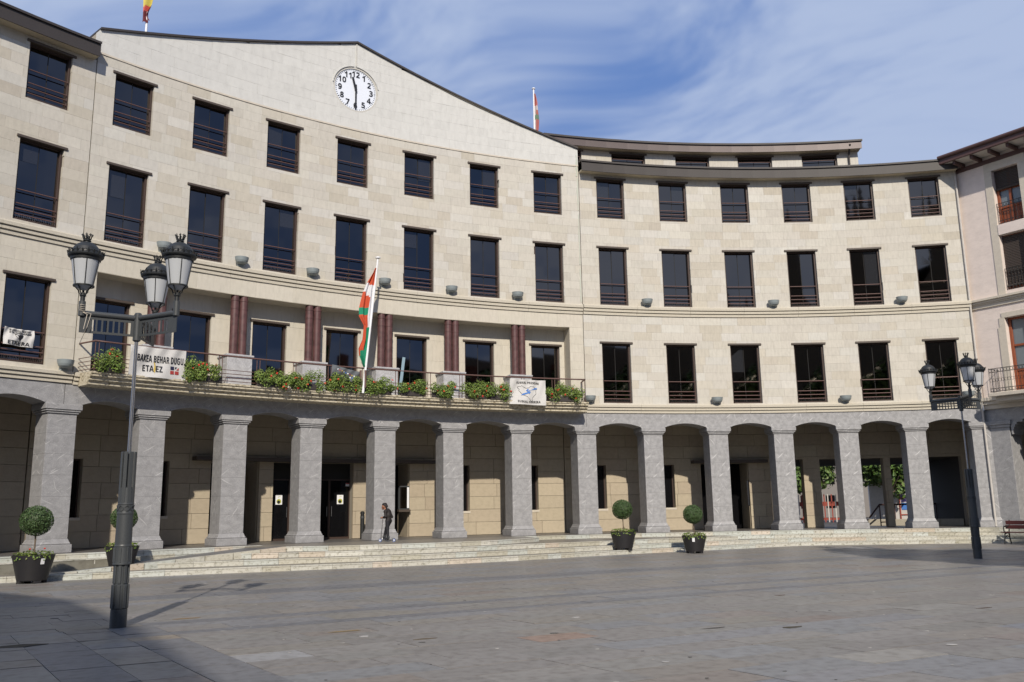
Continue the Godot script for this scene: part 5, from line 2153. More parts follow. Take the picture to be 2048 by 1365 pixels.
func build_flags() -> void:
	var b0 := P(-0.5700, R - 1.05, 5.98)
	var t0 := P(-0.5568, R - 1.25, 11.18)
	var f := thing("balcony_flag", "red flag with white and green crosses drooping on a white balcony pole", "flag", b0)
	var d := t0 - b0
	var st := new_st()
	tube(st, [Vector3.ZERO, d], [0.05, 0.035], 12)
	lathe(st, [Vector2(0.03, -0.03), Vector2(0.10, 0.0), Vector2(0.10, 0.04), Vector2(0.05, 0.06), Vector2(0, 0.06)], 14, d)
	part(st, "pole", M.white, f)
	st = new_st()
	for s in [-0.09, 0.09]:
		tube(st, [Vector3(s, 0.2, 0.02), Vector3(s, 0.85, 0.02)], 0.04, 8)
	part(st, "bracket", M.rail, f)
	var side := Vector3(-cos(0.5697), 0, sin(0.5697) * 1.0).normalized()
	side = Vector3(-cos(-0.5697), 0, -sin(-0.5697))
	var rows := [[0.0, 0.02], [0.156, 0.31], [0.26, 0.42], [0.416, 0.49], [0.50, 0.46], [0.59, 0.24], [0.73, 0.23], [0.823, 0.34], [0.885, 0.29], [1.0, 0.05]]
	drape(f, d * 0.19, d * 0.925, side, rows, func(x: float, v: float) -> Color: return flag_colour(x, 150.0 + v * 960.0), 11.0, 0.07)
	# two flags on the roof behind the gable
	var specs := [[-0.797, R + 1.0, 17.9, 21.6, "left"], [-0.327, R + 1.0, 18.0, 20.78, "right"]]
	for s in specs:
		var g := thing("roof_flag", "red and yellow flag wrapped on its roof pole above left half of the gable" if s[4] == "left" else "faded red and white flag on roof pole above right slope of the gable", "flag", P(s[0], s[1], s[2]))
		var dd := Vector3(0, s[3] - s[2], 0)
		st = new_st()
		tube(st, [Vector3.ZERO, dd], [0.045, 0.035], 10)
		if s[4] == "right":
			lathe(st, [Vector2(0.03, 0.0), Vector2(0.08, 0.02), Vector2(0.08, 0.06), Vector2(0, 0.07)], 12, dd)
		part(st, "pole", M.white, g)
		if s[4] == "left":
			var l_rows := [[0.0, 0.45], [0.5, 0.42], [0.7, 0.36], [0.8, 0.25], [0.9, 0.22], [1.0, 0.34]]
			drape(g, Vector3(-0.16, 1.2, 0.05), Vector3(-0.22, 3.4, 0.05), Vector3(0.97, 0, 0.24), l_rows, func(x: float, v: float) -> Color:
				if v < 0.45: return Color(0.42, 0.05, 0.04)
				if v < 0.72: return Color(0.55, 0.47, 0.10)
				if v < 0.80: return Color(0.55, 0.10, 0.08)
				return Color(0.13, 0.02, 0.03), 9.0, 0.08)
		else:
			var r_rows := [[0.0, 0.05], [0.2, 0.14], [0.6, 0.2], [0.85, 0.2], [1.0, 0.12]]
			drape(g, Vector3(0, 0.45, 0), dd * 0.92, Vector3(0.9, 0, 0.35).normalized(), r_rows, func(x: float, v: float) -> Color:
				if v < 0.28: return Color(0.45, 0.14, 0.12)
				if v < 0.40: return Color(0.52, 0.46, 0.45)
				if v < 0.50: return Color(0.42, 0.15, 0.12) if x > 0.4 else Color(0.5, 0.47, 0.45)
				if v < 0.60: return Color(0.16, 0.24, 0.16)
				if v < 0.86: return Color(0.45, 0.16, 0.14) if x > 0.35 else Color(0.5, 0.45, 0.44)
				return Color(0.20, 0.06, 0.06), 9.0, 0.06)

func build_clock() -> void:
	var th := -0.5722
	var c := thing("clock", "large round white clock with black numerals set in the gable", "clock", P(th, R, 18.535), -th)
	var st := new_st()
	var disc := func(r: float, z0: float, z1: float) -> Array:
		return [Vector2(0.0, z1), Vector2(r, z1), Vector2(r, z0)]
	var xf := Transform3D(Basis(Vector3.RIGHT, PI * 0.5), Vector3.ZERO)
	lathe(st, [Vector2(0.0, 0.0), Vector2(0.90, 0.0), Vector2(0.90, -0.05)], 56, Vector3(0, -0.02, 0), 0.0, false, xf)
	part(st, "dial", M.clock_white, c)
	st = new_st()
	lathe(st, [Vector2(0.895, -0.03), Vector2(0.895, 0.03), Vector2(0.91, 0.035), Vector2(0.965, 0.03), Vector2(0.965, -0.05)], 56, Vector3(0, -0.02, 0), 0.0, false, xf)
	part(st, "rim", M.trim_pale, c)
	for i in 60:
		st = new_st()
		var a := TAU * i / 60.0
		var big := i % 5 == 0
		var q := Transform3D(Basis(Vector3.BACK, -a), Vector3(0, 0, -0.013))
		bx(st, Vector3(-0.014 if big else -0.009, 0.80 if big else 0.82, -0.004), Vector3(0.014 if big else 0.009, 0.87, 0.004), 0.0, q)
		part(st, "tick", M.black, c)
	for i in range(1, 13):
		var a := TAU * i / 12.0
		var o := Vector2(sin(a), cos(a)) * 0.675
		lettering(c, str(i), 0.235, -1.0, func(x: float, y: float, z: float) -> Vector3: return Vector3(x + o.x, y + o.y, z - 0.016), M.black, "numeral")
	st = new_st()
	var ha := -TAU * (11.5 / 12.0)
	var hx := Transform3D(Basis(Vector3.BACK, ha), Vector3(0, 0, 0.02))
	bx(st, Vector3(-0.045, -0.12, -0.006), Vector3(0.045, 0.54, 0.006), 0.004, hx)
	part(st, "hour_hand", M.black, c)
	st = new_st()
	var mx := Transform3D(Basis(Vector3.BACK, PI), Vector3(0, 0, 0.04))
	bx(st, Vector3(-0.036, -0.22, -0.006), Vector3(0.036, 0.83, 0.006), 0.004, mx)
	part(st, "minute_hand", M.black, c)
	st = new_st()
	lathe(st, [Vector2(0.0, 0.06), Vector2(0.05, 0.055), Vector2(0.05, 0.0)], 14, Vector3.ZERO, 0.0, false, xf)
	part(st, "hub", M.black, c)

func build_wall_lights() -> void:
	var proto: Node3D = null
	var up := "bowl shaped wall light on the upper string course "
	var low := "bowl shaped wall light just above the arcade "
	var list := [[-0.7797, 10.46, up + "behind the nearest lamp"], [-0.6998, 10.46, up + "right of the long banner"], [-0.6208, 10.46, up + "left of the balcony flagpole"], [-0.5355, 10.46, up + "right of the flagpole top"], [-0.4521, 10.46, up + "second right of the flagpole"], [-0.3669, 10.46, up + "over the map banner"], [-0.195, 10.46, up + "leftmost on the right wing"], [-0.0275, 10.46, up + "middle of the right wing"], [0.1352, 10.46, up + "nearest the pink corner house"], [-0.8617, 6.12, low + "beneath the seam left of the balcony"], [-0.2755, 6.12, low + "at the right end of the balcony"], [-0.1095, 6.10, low + "left of the middle of the right wing"], [0.0545, 6.10, low + "right of the middle of the right wing"], [0.2020, 6.12, low + "hidden partly by the right street lamp"]]
	for q in list:
		var pos := P(q[0], R - 0.02, q[1])
		if proto == null:
			var l := thing("wall_light", q[2], "wall light", pos, -q[0], "bowl shaped wall lights on the facade")
			var st := new_st()
			# half bowl: rounded underside, open top
			var n := 12
			var prof := [Vector2(0.0, -0.02), Vector2(0.14, -0.01), Vector2(0.20, 0.04), Vector2(0.23, 0.11), Vector2(0.245, 0.20), Vector2(0.25, 0.235), Vector2(0.225, 0.235), Vector2(0.215, 0.20), Vector2(0.0, 0.19)]
			var xf := Transform3D(Basis().scaled(Vector3(1.0, 1.0, 0.85)), Vector3(0, 0, 0.20))
			lathe(st, prof, 22, Vector3.ZERO, 0.0, false, xf)
			part(st, "bowl", M.light_body, l)
			st = new_st()
			bx(st, Vector3(-0.11, -0.10, -0.01), Vector3(0.11, 0.09, 0.14), 0.02)
			part(st, "bracket", M.light_body, l)
			proto = l
		else:
			var o: Node3D = proto.duplicate()
			put_in(self, "wall_light", o)
			o.position = pos
			o.rotation.y = -q[0]
			o.set_meta("label", q[2])

# ------------------------------------------------------------------ small things in the arcade
func build_small_things() -> void:
	var spots := [[-9.55, 35.15, "black bollard in front of the stone pier left of the glass doors"], [-6.12, 36.0, "black bollard beside the pillar right of the glass doors"]]
	for q in spots:
		var b := thing("bollard", q[2], "bollard", V(q[0], FL, q[1]), 0.0, "bollards by the entrance")
		var st := new_st()
		lathe(st, [Vector2(0.085, 0), Vector2(0.085, 0.92), Vector2(0.075, 0.93), Vector2(0.075, 0.97), Vector2(0.088, 0.98), Vector2(0.088, 1.05), Vector2(0.06, 1.08), Vector2(0, 1.085)], 18)
		part(st, "post", M.black_iron, b)
		st = new_st()
		lathe(st, [Vector2(0.087, 0.80), Vector2(0.091, 0.82), Vector2(0.091, 0.86), Vector2(0.087, 0.88)], 18)
		part(st, "ring", M.iron, b)
	for q in [[-0.6112, 1.985, "left"], [-0.5445, 1.98, "right"]]:
		var th: float = q[0] - 0.0008
		var p := thing("door_poster", "white poster with yellow green disc on the %s glass door of the entrance" % q[2], "poster", P(th, R + 3.395, q[1]), -th, "posters on the entrance doors")
		var st := new_st()
		bx(st, Vector3(-0.135, 0, -0.003), Vector3(0.135, 0.37, 0.003))
		part(st, "sheet", M.white, p)
		st = new_st()
		var xf := Transform3D(Basis(Vector3.RIGHT, PI * 0.5), Vector3(0, 0.125, 0.004))
		lathe(st, [Vector2(0, 0.004), Vector2(0.095, 0.004), Vector2(0.095, 0)], 20, Vector3.ZERO, 0.0, true, xf)
		part(st, "disc", M.ochre_green, p)
		st = new_st()
		xf.origin = Vector3(-0.01, 0.10, 0.007)
		lathe(st, [Vector2(0, 0.004), Vector2(0.06, 0.004), Vector2(0.06, 0)], 16, Vector3.ZERO, 0.0, true, xf)
		part(st, "dark_spot", M.black, p)
		st = new_st()
		for k in 2:
			bx(st, Vector3(-0.03 + k * 0.05, 0.28 + k * 0.02, 0.003), Vector3(0.0 + k * 0.05, 0.31 + k * 0.02, 0.006))
		part(st, "print", M.ochre_green, p)
	var tq := -0.5375
	var no := thing("door_notice", "tiny red and white notice high on the right glass door", "sign", P(tq, R + 3.39, 2.70), -tq)
	var st := new_st()
	bx(st, Vector3(-0.075, 0, -0.003), Vector3(0.075, 0.13, 0.003))
	part(st, "sheet", M.white, no)
	st = new_st()
	bx(st, Vector3(-0.073, 0.09, 0.003), Vector3(0.073, 0.128, 0.006))
	part(st, "red_strip", M.ink_red, no)
	# notice case on the side of the right lobby
	var tn := -0.4755
	var nb := thing("notice_case", "glazed notice case with papers on the wall right of the entrance", "notice board", P(tn, R + 2.98, 1.62), -tn)
	st = new_st()
	bx(st, Vector3(-0.30, 0, -0.06), Vector3(0.22, 0.10, 0.16), 0.01)
	part(st, "shelf", M.lintel, nb)
	st = new_st()
	bx(st, Vector3(-0.28, 0.10, -0.05), Vector3(0.20, 1.08, 0.06), 0.01)
	part(st, "case", M.iron, nb)
	st = new_st()
	bx(st, Vector3(-0.24, 0.15, 0.062), Vector3(0.08, 1.03, 0.07))
	part(st, "pane", M.glass, nb)
	st = new_st()
	bx(st, Vector3(0.09, 0.16, 0.062), Vector3(0.18, 1.02, 0.068))
	part(st, "paper", M.white, nb)
	var sg := thing("door_sign", "small white sign on the dark side door of the right wing", "sign", P(-0.0735, R + 3.9, 2.27), 0.0735)
	st = new_st()
	bx(st, Vector3(-0.32, 0, -0.01), Vector3(0.16, 0.2, 0.01))
	part(st, "panel", M.white, sg)
	var cs := thing("wall_case", "dark framed display case on the lobby wall right of the side door", "notice board", P(-0.0455, R + 3.3, 1.65), 0.0455 + 1.2)
	st = new_st()
	bx(st, Vector3(-0.3, 0, -0.03), Vector3(0.3, 1.15, 0.05), 0.01)
	part(st, "case", M.black, cs)
	st = new_st()
	bx(st, Vector3(-0.22, 0.08, 0.051), Vector3(0.22, 1.07, 0.056))
	part(st, "pane", M.dark_glass, cs)
	# bench at the right edge
	var bp := V(19.95, 0, 35.2)
	var be := thing("bench", "park bench with dark red slats and black iron arms before the steps", "bench", bp, -atan2(0.82582, 0.56394) + 0.10)
	for k in 3:
		st = new_st()
		bx(st, Vector3(-0.85, 0.43, -0.18 + k * 0.15), Vector3(0.85, 0.465, -0.05 + k * 0.15), 0.008)
		part(st, "slat", M.redwood, be)
	for k in 2:
		st = new_st()
		bx(st, Vector3(-0.85, 0.57 + k * 0.17, -0.30 - k * 0.05), Vector3(0.85, 0.72 + k * 0.17, -0.26 - k * 0.05), 0.008, Transform3D())
		part(st, "slat", M.redwood, be)
	for s in [-0.72, 0.72]:
		st = new_st()
		tube(st, [Vector3(s, 0, -0.33), Vector3(s, 0.25, -0.24), Vector3(s, 0.42, -0.22), Vector3(s, 0.66, -0.31), Vector3(s, 0.92, -0.37)], [0.028, 0.024, 0.03, 0.024, 0.02], 8)
		tube(st, [Vector3(s, 0, 0.32), Vector3(s, 0.22, 0.23), Vector3(s, 0.38, 0.19), Vector3(s, 0.42, 0.05), Vector3(s, 0.42, -0.22)], [0.028, 0.024, 0.026, 0.026, 0.026], 8)
		tube(st, [Vector3(s, 0.42, 0.22), Vector3(s, 0.62, 0.27), Vector3(s, 0.68, 0.2), Vector3(s, 0.67, -0.05), Vector3(s, 0.70, -0.3)], [0.022, 0.022, 0.024, 0.024, 0.02], 8)
		tube(st, [Vector3(s, 0.22, 0.23), Vector3(s, 0.32, 0.0), Vector3(s, 0.25, -0.24)], 0.018, 6)
		part(st, "iron_end", M.black_iron, be)

func build_beyond() -> void:
	# what shows through the passage
	var h := thing("passage_rail", "dark red handrail with posts at the far end of the passage", "railing", V(18.6, FL, 44.0))
	var a := Vector3(-1.15, 0, 1.1)
	var c := Vector3(3.2, 0, -2.4)
	var st := new_st()
	tube(st, [a + Vector3(-0.75, 0.42, 0.6), a + Vector3(0, 1.0, 0), c + Vector3(0, 1.0, 0)], 0.04, 8)
	part(st, "top_rail", M.brown, h)
	st = new_st()
	tube(st, [a + Vector3(0, 0.18, 0), c + Vector3(0, 0.18, 0)], 0.025, 8)
	part(st, "lower_rail", M.brown, h)
	for k in 5:
		st = new_st()
		var q := a.lerp(c, k / 4.0)
		tube(st, [q, q + Vector3(0, 1.0, 0)], 0.03, 8)
		part(st, "post", M.brown, h)
	var lw := thing("low_wall", "low pale stone kerb wall under the passage handrail", "wall", V(19.4, FL, 43.2), -0.66)
	for k in 4:
		st = new_st()
		bx(st, Vector3(-2.6 + k * 1.2, -0.02, -0.15), Vector3(-1.41 + k * 1.2, 0.30, 0.15), 0.01)
		part(st, "stone", M.clean_course, lw)
	tree(V(27.2, 0, 82), 9.4, 3.3, "leafy green tree behind the passage, leftmost of three, beside the red fence", 51, 9000, 1.35)
	tree(V(34.0, 0, 81), 9.6, 3.5, "leafy green tree behind the passage, over the pale kiosk", 52, 9000, 1.35)
	tree(V(40.2, 0, 83), 9.8, 3.4, "leafy green tree behind the passage, rightmost of three", 53, 9000, 1.35)
	# kiosk
	var k0 := thing("kiosk", "small pale kiosk with red roof edge and blue posters seen through the passage", "kiosk", V(36.5, 0, 84.5), -0.35)
	k0.scale = Vector3(1.15, 1.1, 1.15)
	st = new_st()
	bx(st, Vector3(-2.4, 0, -3), Vector3(2.2, 3.2, 0))
	part(st, "wall", M.plain, k0)
	st = new_st()
	bx(st, Vector3(-0.2, 3.0, -3.2), Vector3(2.6, 3.35, 0.35), 0.02)
	bx(st, Vector3(-2.6, 3.2, -3.2), Vector3(-0.2, 3.45, 0.2), 0.02)
	part(st, "roof", M.tiles_red, k0)
	st = new_st()
	for x in [-0.2, 1.0, 2.12]:
		bx(st, Vector3(x, 0.0, 0.0), Vector3(x + 0.1, 3.0, 0.09))
	for y in [0.5, 1.9, 2.5]:
		bx(st, Vector3(-0.1, y, 0.0), Vector3(2.12, y + 0.08, 0.07))
	part(st, "frame", M.tiles_red, k0)
	for x in [-0.08, 1.12]:
		for y in [0.95, 1.63]:
			st = new_st()
			bx(st, Vector3(x + 0.05, y, 0.01), Vector3(x + 0.92, y + 0.58, 0.04))
			part(st, "poster", M.ink_cyan if (x < 0.5) != (y > 1.3) else M.ink_violet, k0)
	var fe := thing("red_fence", "red and white barred fence behind the passage", "fence", V(28.6, 0, 85), -0.3)
	for k in 16:
		st = new_st()
		bx(st, Vector3(-2.6 + k * 0.33, 0, -0.03), Vector3(-2.5 + k * 0.33, 2.6, 0.03))
		part(st, "bar", M.tiles_red if k % 2 == 0 else M.plain, fe)
	st = new_st()
	bx(st, Vector3(-2.6, 1.5, -0.05), Vector3(2.6, 1.9, -0.031))
	bx(st, Vector3(-2.6, 0.2, -0.05), Vector3(2.6, 0.4, -0.031))
	part(st, "rail", M.tiles_red, fe)
	var fh := thing("far_house", "pale house with rows of windows far behind the passage", "house", V(42, 0, 114), -0.35)
	st = new_st()
	bx(st, Vector3(-16, 0, -8), Vector3(16, 10, 0))
	part(st, "wall", M.far_wall, fh)
	for x in 10:
		for y in 3:
			st = new_st()
			bx(st, Vector3(-14.6 + x * 3.1, 1.2 + y * 3.0, 0.0), Vector3(-13.4 + x * 3.1, 2.8 + y * 3.0, 0.05))
			part(st, "window", M.dark_glass, fh)
	st = new_st()
	bx(st, Vector3(-16.6, 10, -8.6), Vector3(16.6, 10.5, 0.6))
	part(st, "roof", M.tiles, fh)

func build_surroundings() -> void:
	# what stands behind the viewer: seen mirrored in the windows and as shade on the square
	var c := thing("church", "dark stone church with belfry, seen mirrored in the right wing windows", "church", V(25.5, 0, -7))
	var st := new_st()
	bx(st, Vector3(-9.0, 0, 0), Vector3(5.4, 21.0, 34))
	bx(st, Vector3(5.4, 0, 1), Vector3(24, 18.6, 34))
	part(st, "wall", M.church, c)
	# curved gable front with a belfry on top
	st = new_st()
	var half := [[3.6, 21.0], [3.0, 21.6], [2.3, 22.6], [1.75, 24.2], [1.45, 26.4], [1.4, 29.4], [0.0, 29.6]]
	for k in half.size() - 1:
		for sd in [-1.0, 1.0]:
			var x0: float = half[k][0] * sd
			var x1: float = half[k + 1][0] * sd
			for z in [0.0, 1.6]:
				quad(st, Vector3(x0, 20.9, z), Vector3(x0, half[k][1], z), Vector3(x1, half[k + 1][1], z), Vector3(x1, 20.9, z), Vector3(0, 0, -1.0 if z == 0.0 else 1.0))
			quad(st, Vector3(x0, half[k][1], 0), Vector3(x0, half[k][1], 1.6), Vector3(x1, half[k + 1][1], 1.6), Vector3(x1, half[k + 1][1], 0), Vector3(sd, 1, 0))
	part(st, "gable_front", M.church, c)
	st = new_st()
	for sl in [[-9.4, -1.8], [5.8, -1.8]]:
		quad(st, Vector3(sl[0], 20.9, 1.7), Vector3(sl[1], 23.6, 1.7), Vector3(sl[1], 23.6, 34), Vector3(sl[0], 20.9, 34), Vector3.UP)
	part(st, "roof", M.tiles, c)
	for q in [[-0.35, 29.5, 0.8], [0.45, 29.5, 0.8], [-1.25, 29.4, 0.45], [1.25, 29.4, 0.45], [-2.1, 22.8, 0.75], [2.5, 22.2, 0.75], [-1.75, 24.2, 0.5], [4.6, 21.0, 0.6]]:
		st = new_st()
		var z: float = q[2]
		lathe(st, [Vector2(0.35, 0), Vector2(0.35, 0.3), Vector2(0.2, 0.5), Vector2(0.2, 0.9), Vector2(0.42, 1.3), Vector2(0.2, 1.8), Vector2(0.15, 2.0), Vector2(0.27, 2.4), Vector2(0.08, 2.9), Vector2(0, 3.2)], 12, Vector3(q[0], q[1], 0.8), 0.0, false, Transform3D(Basis().scaled(Vector3(1, 1, 1)), Vector3.ZERO))
		var f := part(st, "finial", M.church, c)
		f.scale = Vector3(z, z, z)
		f.position = Vector3(q[0] * (1.0 - z), q[1] * (1.0 - z), 0.8 * (1.0 - z))
	tree(V(16.6, 0, 13.2), 15.0, 4.0, "tall tree right of the square whose crown shades paving round the farther lamp", 61, 6500, 2.4, "tall trees round the square")
	tree(V(23.5, 0, 14.2), 14.6, 4.0, "tall tree right of the square whose crown shades paving by the bench", 62, 6500, 2.4, "tall trees round the square")
	var h := thing("shading_house", "tall house left of the viewer whose eave shades the left corner of paving", "house", V(-9, 0, 0))
	st = new_st()
	flat_poly(st, PackedVector2Array([Vector2(-12, 4.6), Vector2(-10.3, 3.6), Vector2(-7.2, 1.2), Vector2(-3.8, -3.4), Vector2(-0.9, -8.3), Vector2(-0.9, -24), Vector2(-26, -24), Vector2(-26, 5.0)]), 0.0, 12.0)
	wpart(st, "wall", M.plain, h)
	var g := thing("low_house", "low tiled house beside the square, mirrored in the balcony doors", "house", V(41, 0, 4))
	st = new_st()
	bx(st, Vector3(-6, 0, -14), Vector3(12, 13.4, 16))
	part(st, "wall", M.plain, g)
	st = new_st()
	quad(st, Vector3(-6.6, 13.2, -14.5), Vector3(-6.6, 13.2, 16.5), Vector3(3, 16.4, 16.5), Vector3(3, 16.4, -14.5), Vector3.UP)
	quad(st, Vector3(12.6, 13.2, -14.5), Vector3(12.6, 13.2, 16.5), Vector3(3, 16.4, 16.5), Vector3(3, 16.4, -14.5), Vector3.UP)
	part(st, "roof", M.tiles, g)
	for z in [-9.0, 2.0, 10.0]:
		st = new_st()
		bx(st, Vector3(-2.5, 13.5, z), Vector3(-1.3, 17.2, z + 1.0))
		part(st, "chimney", M.tiles, g)

# ------------------------------------------------------------------ the boy on the scooter
func capsule(p: Vector3, a: Vector3, b: Vector3, ra: float, rb: float) -> float:
	var ab := b - a
	var t := clampf((p - a).dot(ab) / ab.length_squared(), 0.0, 1.0)
	return p.distance_to(a + ab * t) - lerpf(ra, rb, t)

func smin(a: float, b: float, k: float) -> float:
	var h := clampf(0.5 + 0.5 * (b - a) / k, 0.0, 1.0)
	return lerpf(b, a, h) - k * h * (1.0 - h)

func nets(st: SurfaceTool, lo: Vector3, hi: Vector3, cell: float, bones: Array, k: float, colour: Callable) -> void:
	var n := Vector3i(((hi - lo) / cell).ceil())
	var sy := n.x + 1
	var sz := (n.x + 1) * (n.y + 1)
	var val := PackedFloat32Array()
	val.resize(sz * (n.z + 1))
	val.fill(1.0)
	for b in bones:
		# each bone only fills the cells near it
		var pad: float = maxf(b[2], b[3]) + k + cell * 2.0
		var mn := (((b[0] as Vector3).min(b[1]) - Vector3.ONE * pad - lo) / cell).floor()
		var mx := (((b[0] as Vector3).max(b[1]) + Vector3.ONE * pad - lo) / cell).ceil()
		for z in range(maxi(0, int(mn.z)), mini(n.z, int(mx.z)) + 1):
			for y in range(maxi(0, int(mn.y)), mini(n.y, int(mx.y)) + 1):
				for x in range(maxi(0, int(mn.x)), mini(n.x, int(mx.x)) + 1):
					var p := lo + Vector3(x, y, z) * cell
					var i := x + y * sy + z * sz
					val[i] = smin(val[i], capsule(p, b[0], b[1], b[2], b[3]), k)
	var vert := {}
	for z in n.z:
		for y in n.y:
			for x in n.x:
				var i := x + y * sy + z * sz
				var s := 0
				var acc := Vector3.ZERO
				var cnt := 0
				var any := false
				for c in 8:
					if val[i + (c & 1) + ((c >> 1) & 1) * sy + (c >> 2) * sz] < 0.0:
						s += 1
				if s == 0 or s == 8:
					continue
				for e in [[0, 1], [2, 3], [4, 5], [6, 7], [0, 2], [1, 3], [4, 6], [5, 7], [0, 4], [1, 5], [2, 6], [3, 7]]:
					var p0 := Vector3(e[0] & 1, (e[0] >> 1) & 1, e[0] >> 2)
					var p1 := Vector3(e[1] & 1, (e[1] >> 1) & 1, e[1] >> 2)
					var v0 := val[i + int(p0.x) + int(p0.y) * sy + int(p0.z) * sz]
					var v1 := val[i + int(p1.x) + int(p1.y) * sy + int(p1.z) * sz]
					if (v0 < 0.0) != (v1 < 0.0):
						acc += p0.lerp(p1, v0 / (v0 - v1))
						cnt += 1
				vert[i] = lo + (Vector3(x, y, z) + acc / cnt) * cell
	for z in range(1, n.z):
		for y in range(1, n.y):
			for x in range(1, n.x):
				var i := x + y * sy + z * sz
				for ax in 3:
					var st_: int = [1, sy, sz][ax]
					if (val[i] < 0.0) == (val[i + st_] < 0.0):
						continue
					var u: int = [sy, sz, 1][ax]
					var w: int = [sz, 1, sy][ax]
					var q := []
					for c in [i - u - w, i - w, i, i - u]:
						if vert.has(c):
							q.append(vert[c])
					if q.size() == 4:
						var hint := Vector3.ZERO
						hint[ax] = 1.0 if val[i] < 0.0 else -1.0
						var mid: Vector3 = (q[0] + q[1] + q[2] + q[3]) * 0.25
						st.set_color(colour.call(mid))
						quad(st, q[0], q[1], q[2], q[3], hint)

func build_boy() -> void:
	# x forward (towards the picture's left), y up, z to the viewer's side
	var ctr := V(-4.56, FL, 32.05)
	var fwd := Vector3(-0.607, 0, -0.279).normalized()
	var yaw := atan2(-fwd.z, fwd.x)
	var b := thing("person", "boy in dark jacket and trousers leaning over a kick scooter's handlebar", "person", ctr, yaw)
	# the viewer stands on the boy's left: local +z points away from the square, so near limbs have z < 0
	var skin := Color(0.38, 0.18, 0.11)
	var jacket := Color(0.013, 0.010, 0.008)
	var trousers := Color(0.014, 0.014, 0.018)
	var shoe := Color(0.03, 0.032, 0.037)
	var near := 1.0
	var S := func(x: float, y: float, z: float) -> Vector3: return Vector3(x, y, z * near)
	var head: Vector3 = S.call(0.135, 1.235, 0.0)
	var bones := [
		[S.call(-0.055, 0.76, 0), S.call(-0.045, 0.92, 0), 0.105, 0.11],
		[S.call(-0.045, 0.92, 0), S.call(0.0, 1.07, 0), 0.115, 0.105],
		[S.call(-0.005, 1.06, -0.115), S.call(-0.005, 1.06, 0.115), 0.068, 0.068],
		[S.call(0.01, 1.08, 0), S.call(0.085, 1.165, 0), 0.05, 0.043],
		[S.call(0.115, 1.255, 0), S.call(0.13, 1.245, 0), 0.094, 0.092],
		[S.call(0.15, 1.20, 0), S.call(0.185, 1.165, 0), 0.066, 0.045],
		[S.call(0.205, 1.215, 0), S.call(0.225, 1.198, 0), 0.012, 0.015],
		[S.call(0.105, 1.225, 0.09), S.call(0.10, 1.25, 0.092), 0.018, 0.02],
		[S.call(0.105, 1.225, -0.09), S.call(0.10, 1.25, -0.092), 0.018, 0.02],
		# near arm, far arm
		[S.call(-0.005, 1.06, 0.13), S.call(-0.095, 0.87, 0.165), 0.054, 0.043],
		[S.call(-0.095, 0.87, 0.165), S.call(0.105, 0.835, 0.135), 0.042, 0.028],
		[S.call(0.01, 1.06, -0.13), S.call(-0.04, 0.88, -0.165), 0.054, 0.043],
		[S.call(-0.04, 0.88, -0.165), S.call(0.135, 0.85, -0.125), 0.042, 0.028],
		# legs
		[S.call(-0.06, 0.73, 0.065), S.call(0.075, 0.475, 0.075), 0.088, 0.064],
		[S.call(0.075, 0.475, 0.075), S.call(0.155, 0.20, 0.07), 0.062, 0.045],
		[S.call(-0.06, 0.73, -0.065), S.call(-0.045, 0.46, -0.06), 0.088, 0.064],
		[S.call(-0.045, 0.46, -0.06), S.call(-0.07, 0.17, -0.05), 0.062, 0.045]]
	var st := new_st()
	nets(st, Vector3(-0.25, 0.1, -0.27), Vector3(0.32, 1.40, 0.27), 0.0125, bones, 0.022, func(p: Vector3) -> Color:
		if p.y > 1.105 and p.x > 0.045: return skin
		if p.x > 0.085 and p.y > 0.78 and p.y < 0.9: return skin
		if p.y > 0.74: return jacket
		return trousers)
	part(st, "body", M.vert, b)
	st = new_st()
	nets(st, Vector3(-0.02, 1.15, -0.14), Vector3(0.26, 1.40, 0.14), 0.009, [[S.call(0.10, 1.285, 0), S.call(0.125, 1.28, 0), 0.086, 0.084], [S.call(0.05, 1.24, 0), S.call(0.07, 1.20, 0), 0.062, 0.045], [S.call(0.175, 1.315, 0), S.call(0.195, 1.30, 0), 0.035, 0.022], [S.call(0.10, 1.28, 0.055), S.call(0.10, 1.25, 0.062), 0.045, 0.035], [S.call(0.10, 1.28, -0.055), S.call(0.10, 1.25, -0.062), 0.045, 0.035]], 0.03, func(p: Vector3) -> Color: return Color(0.012, 0.010, 0.009))
	part(st, "hair", M.vert, b)
	# shoes
	for q in [[S.call(0.14, 0.165, 0.07), S.call(0.235, 0.135, 0.068)], [S.call(-0.085, 0.13, -0.05), S.call(0.03, 0.12, -0.045)]]:
		st = new_st()
		nets(st, q[0] - Vector3(0.09, 0.07, 0.08), q[1] + Vector3(0.08, 0.11, 0.08), 0.01, [[q[0], q[1], 0.042, 0.036], [q[0] + Vector3(-0.01, 0.04, 0), q[0], 0.045, 0.042]], 0.02, func(p: Vector3) -> Color: return shoe)
		part(st, "shoe", M.vert, b)
	# eyes, mouth, shirt collar
	for s in [-1.0, 1.0]:
		st = new_st()
		lathe(st, [Vector2(0, 0.010), Vector2(0.009, 0.0), Vector2(0, -0.010)], 8, Vector3(0.212, 1.240, 0.034 * s))
		part(st, "eye", M.black, b)
	st = new_st()
	tube(st, [Vector3(0.216, 1.168, -0.018), Vector3(0.224, 1.167, 0), Vector3(0.216, 1.168, 0.018)], 0.005, 5)
	part(st, "mouth", M.ink_red, b)
	st = new_st()
	tube(st, [Vector3(0.045, 1.10, 0.05), Vector3(0.10, 1.085, 0.0), Vector3(0.045, 1.10, -0.05)], [0.012, 0.018, 0.012], 6)
	part(st, "collar", M.light_blue, b)
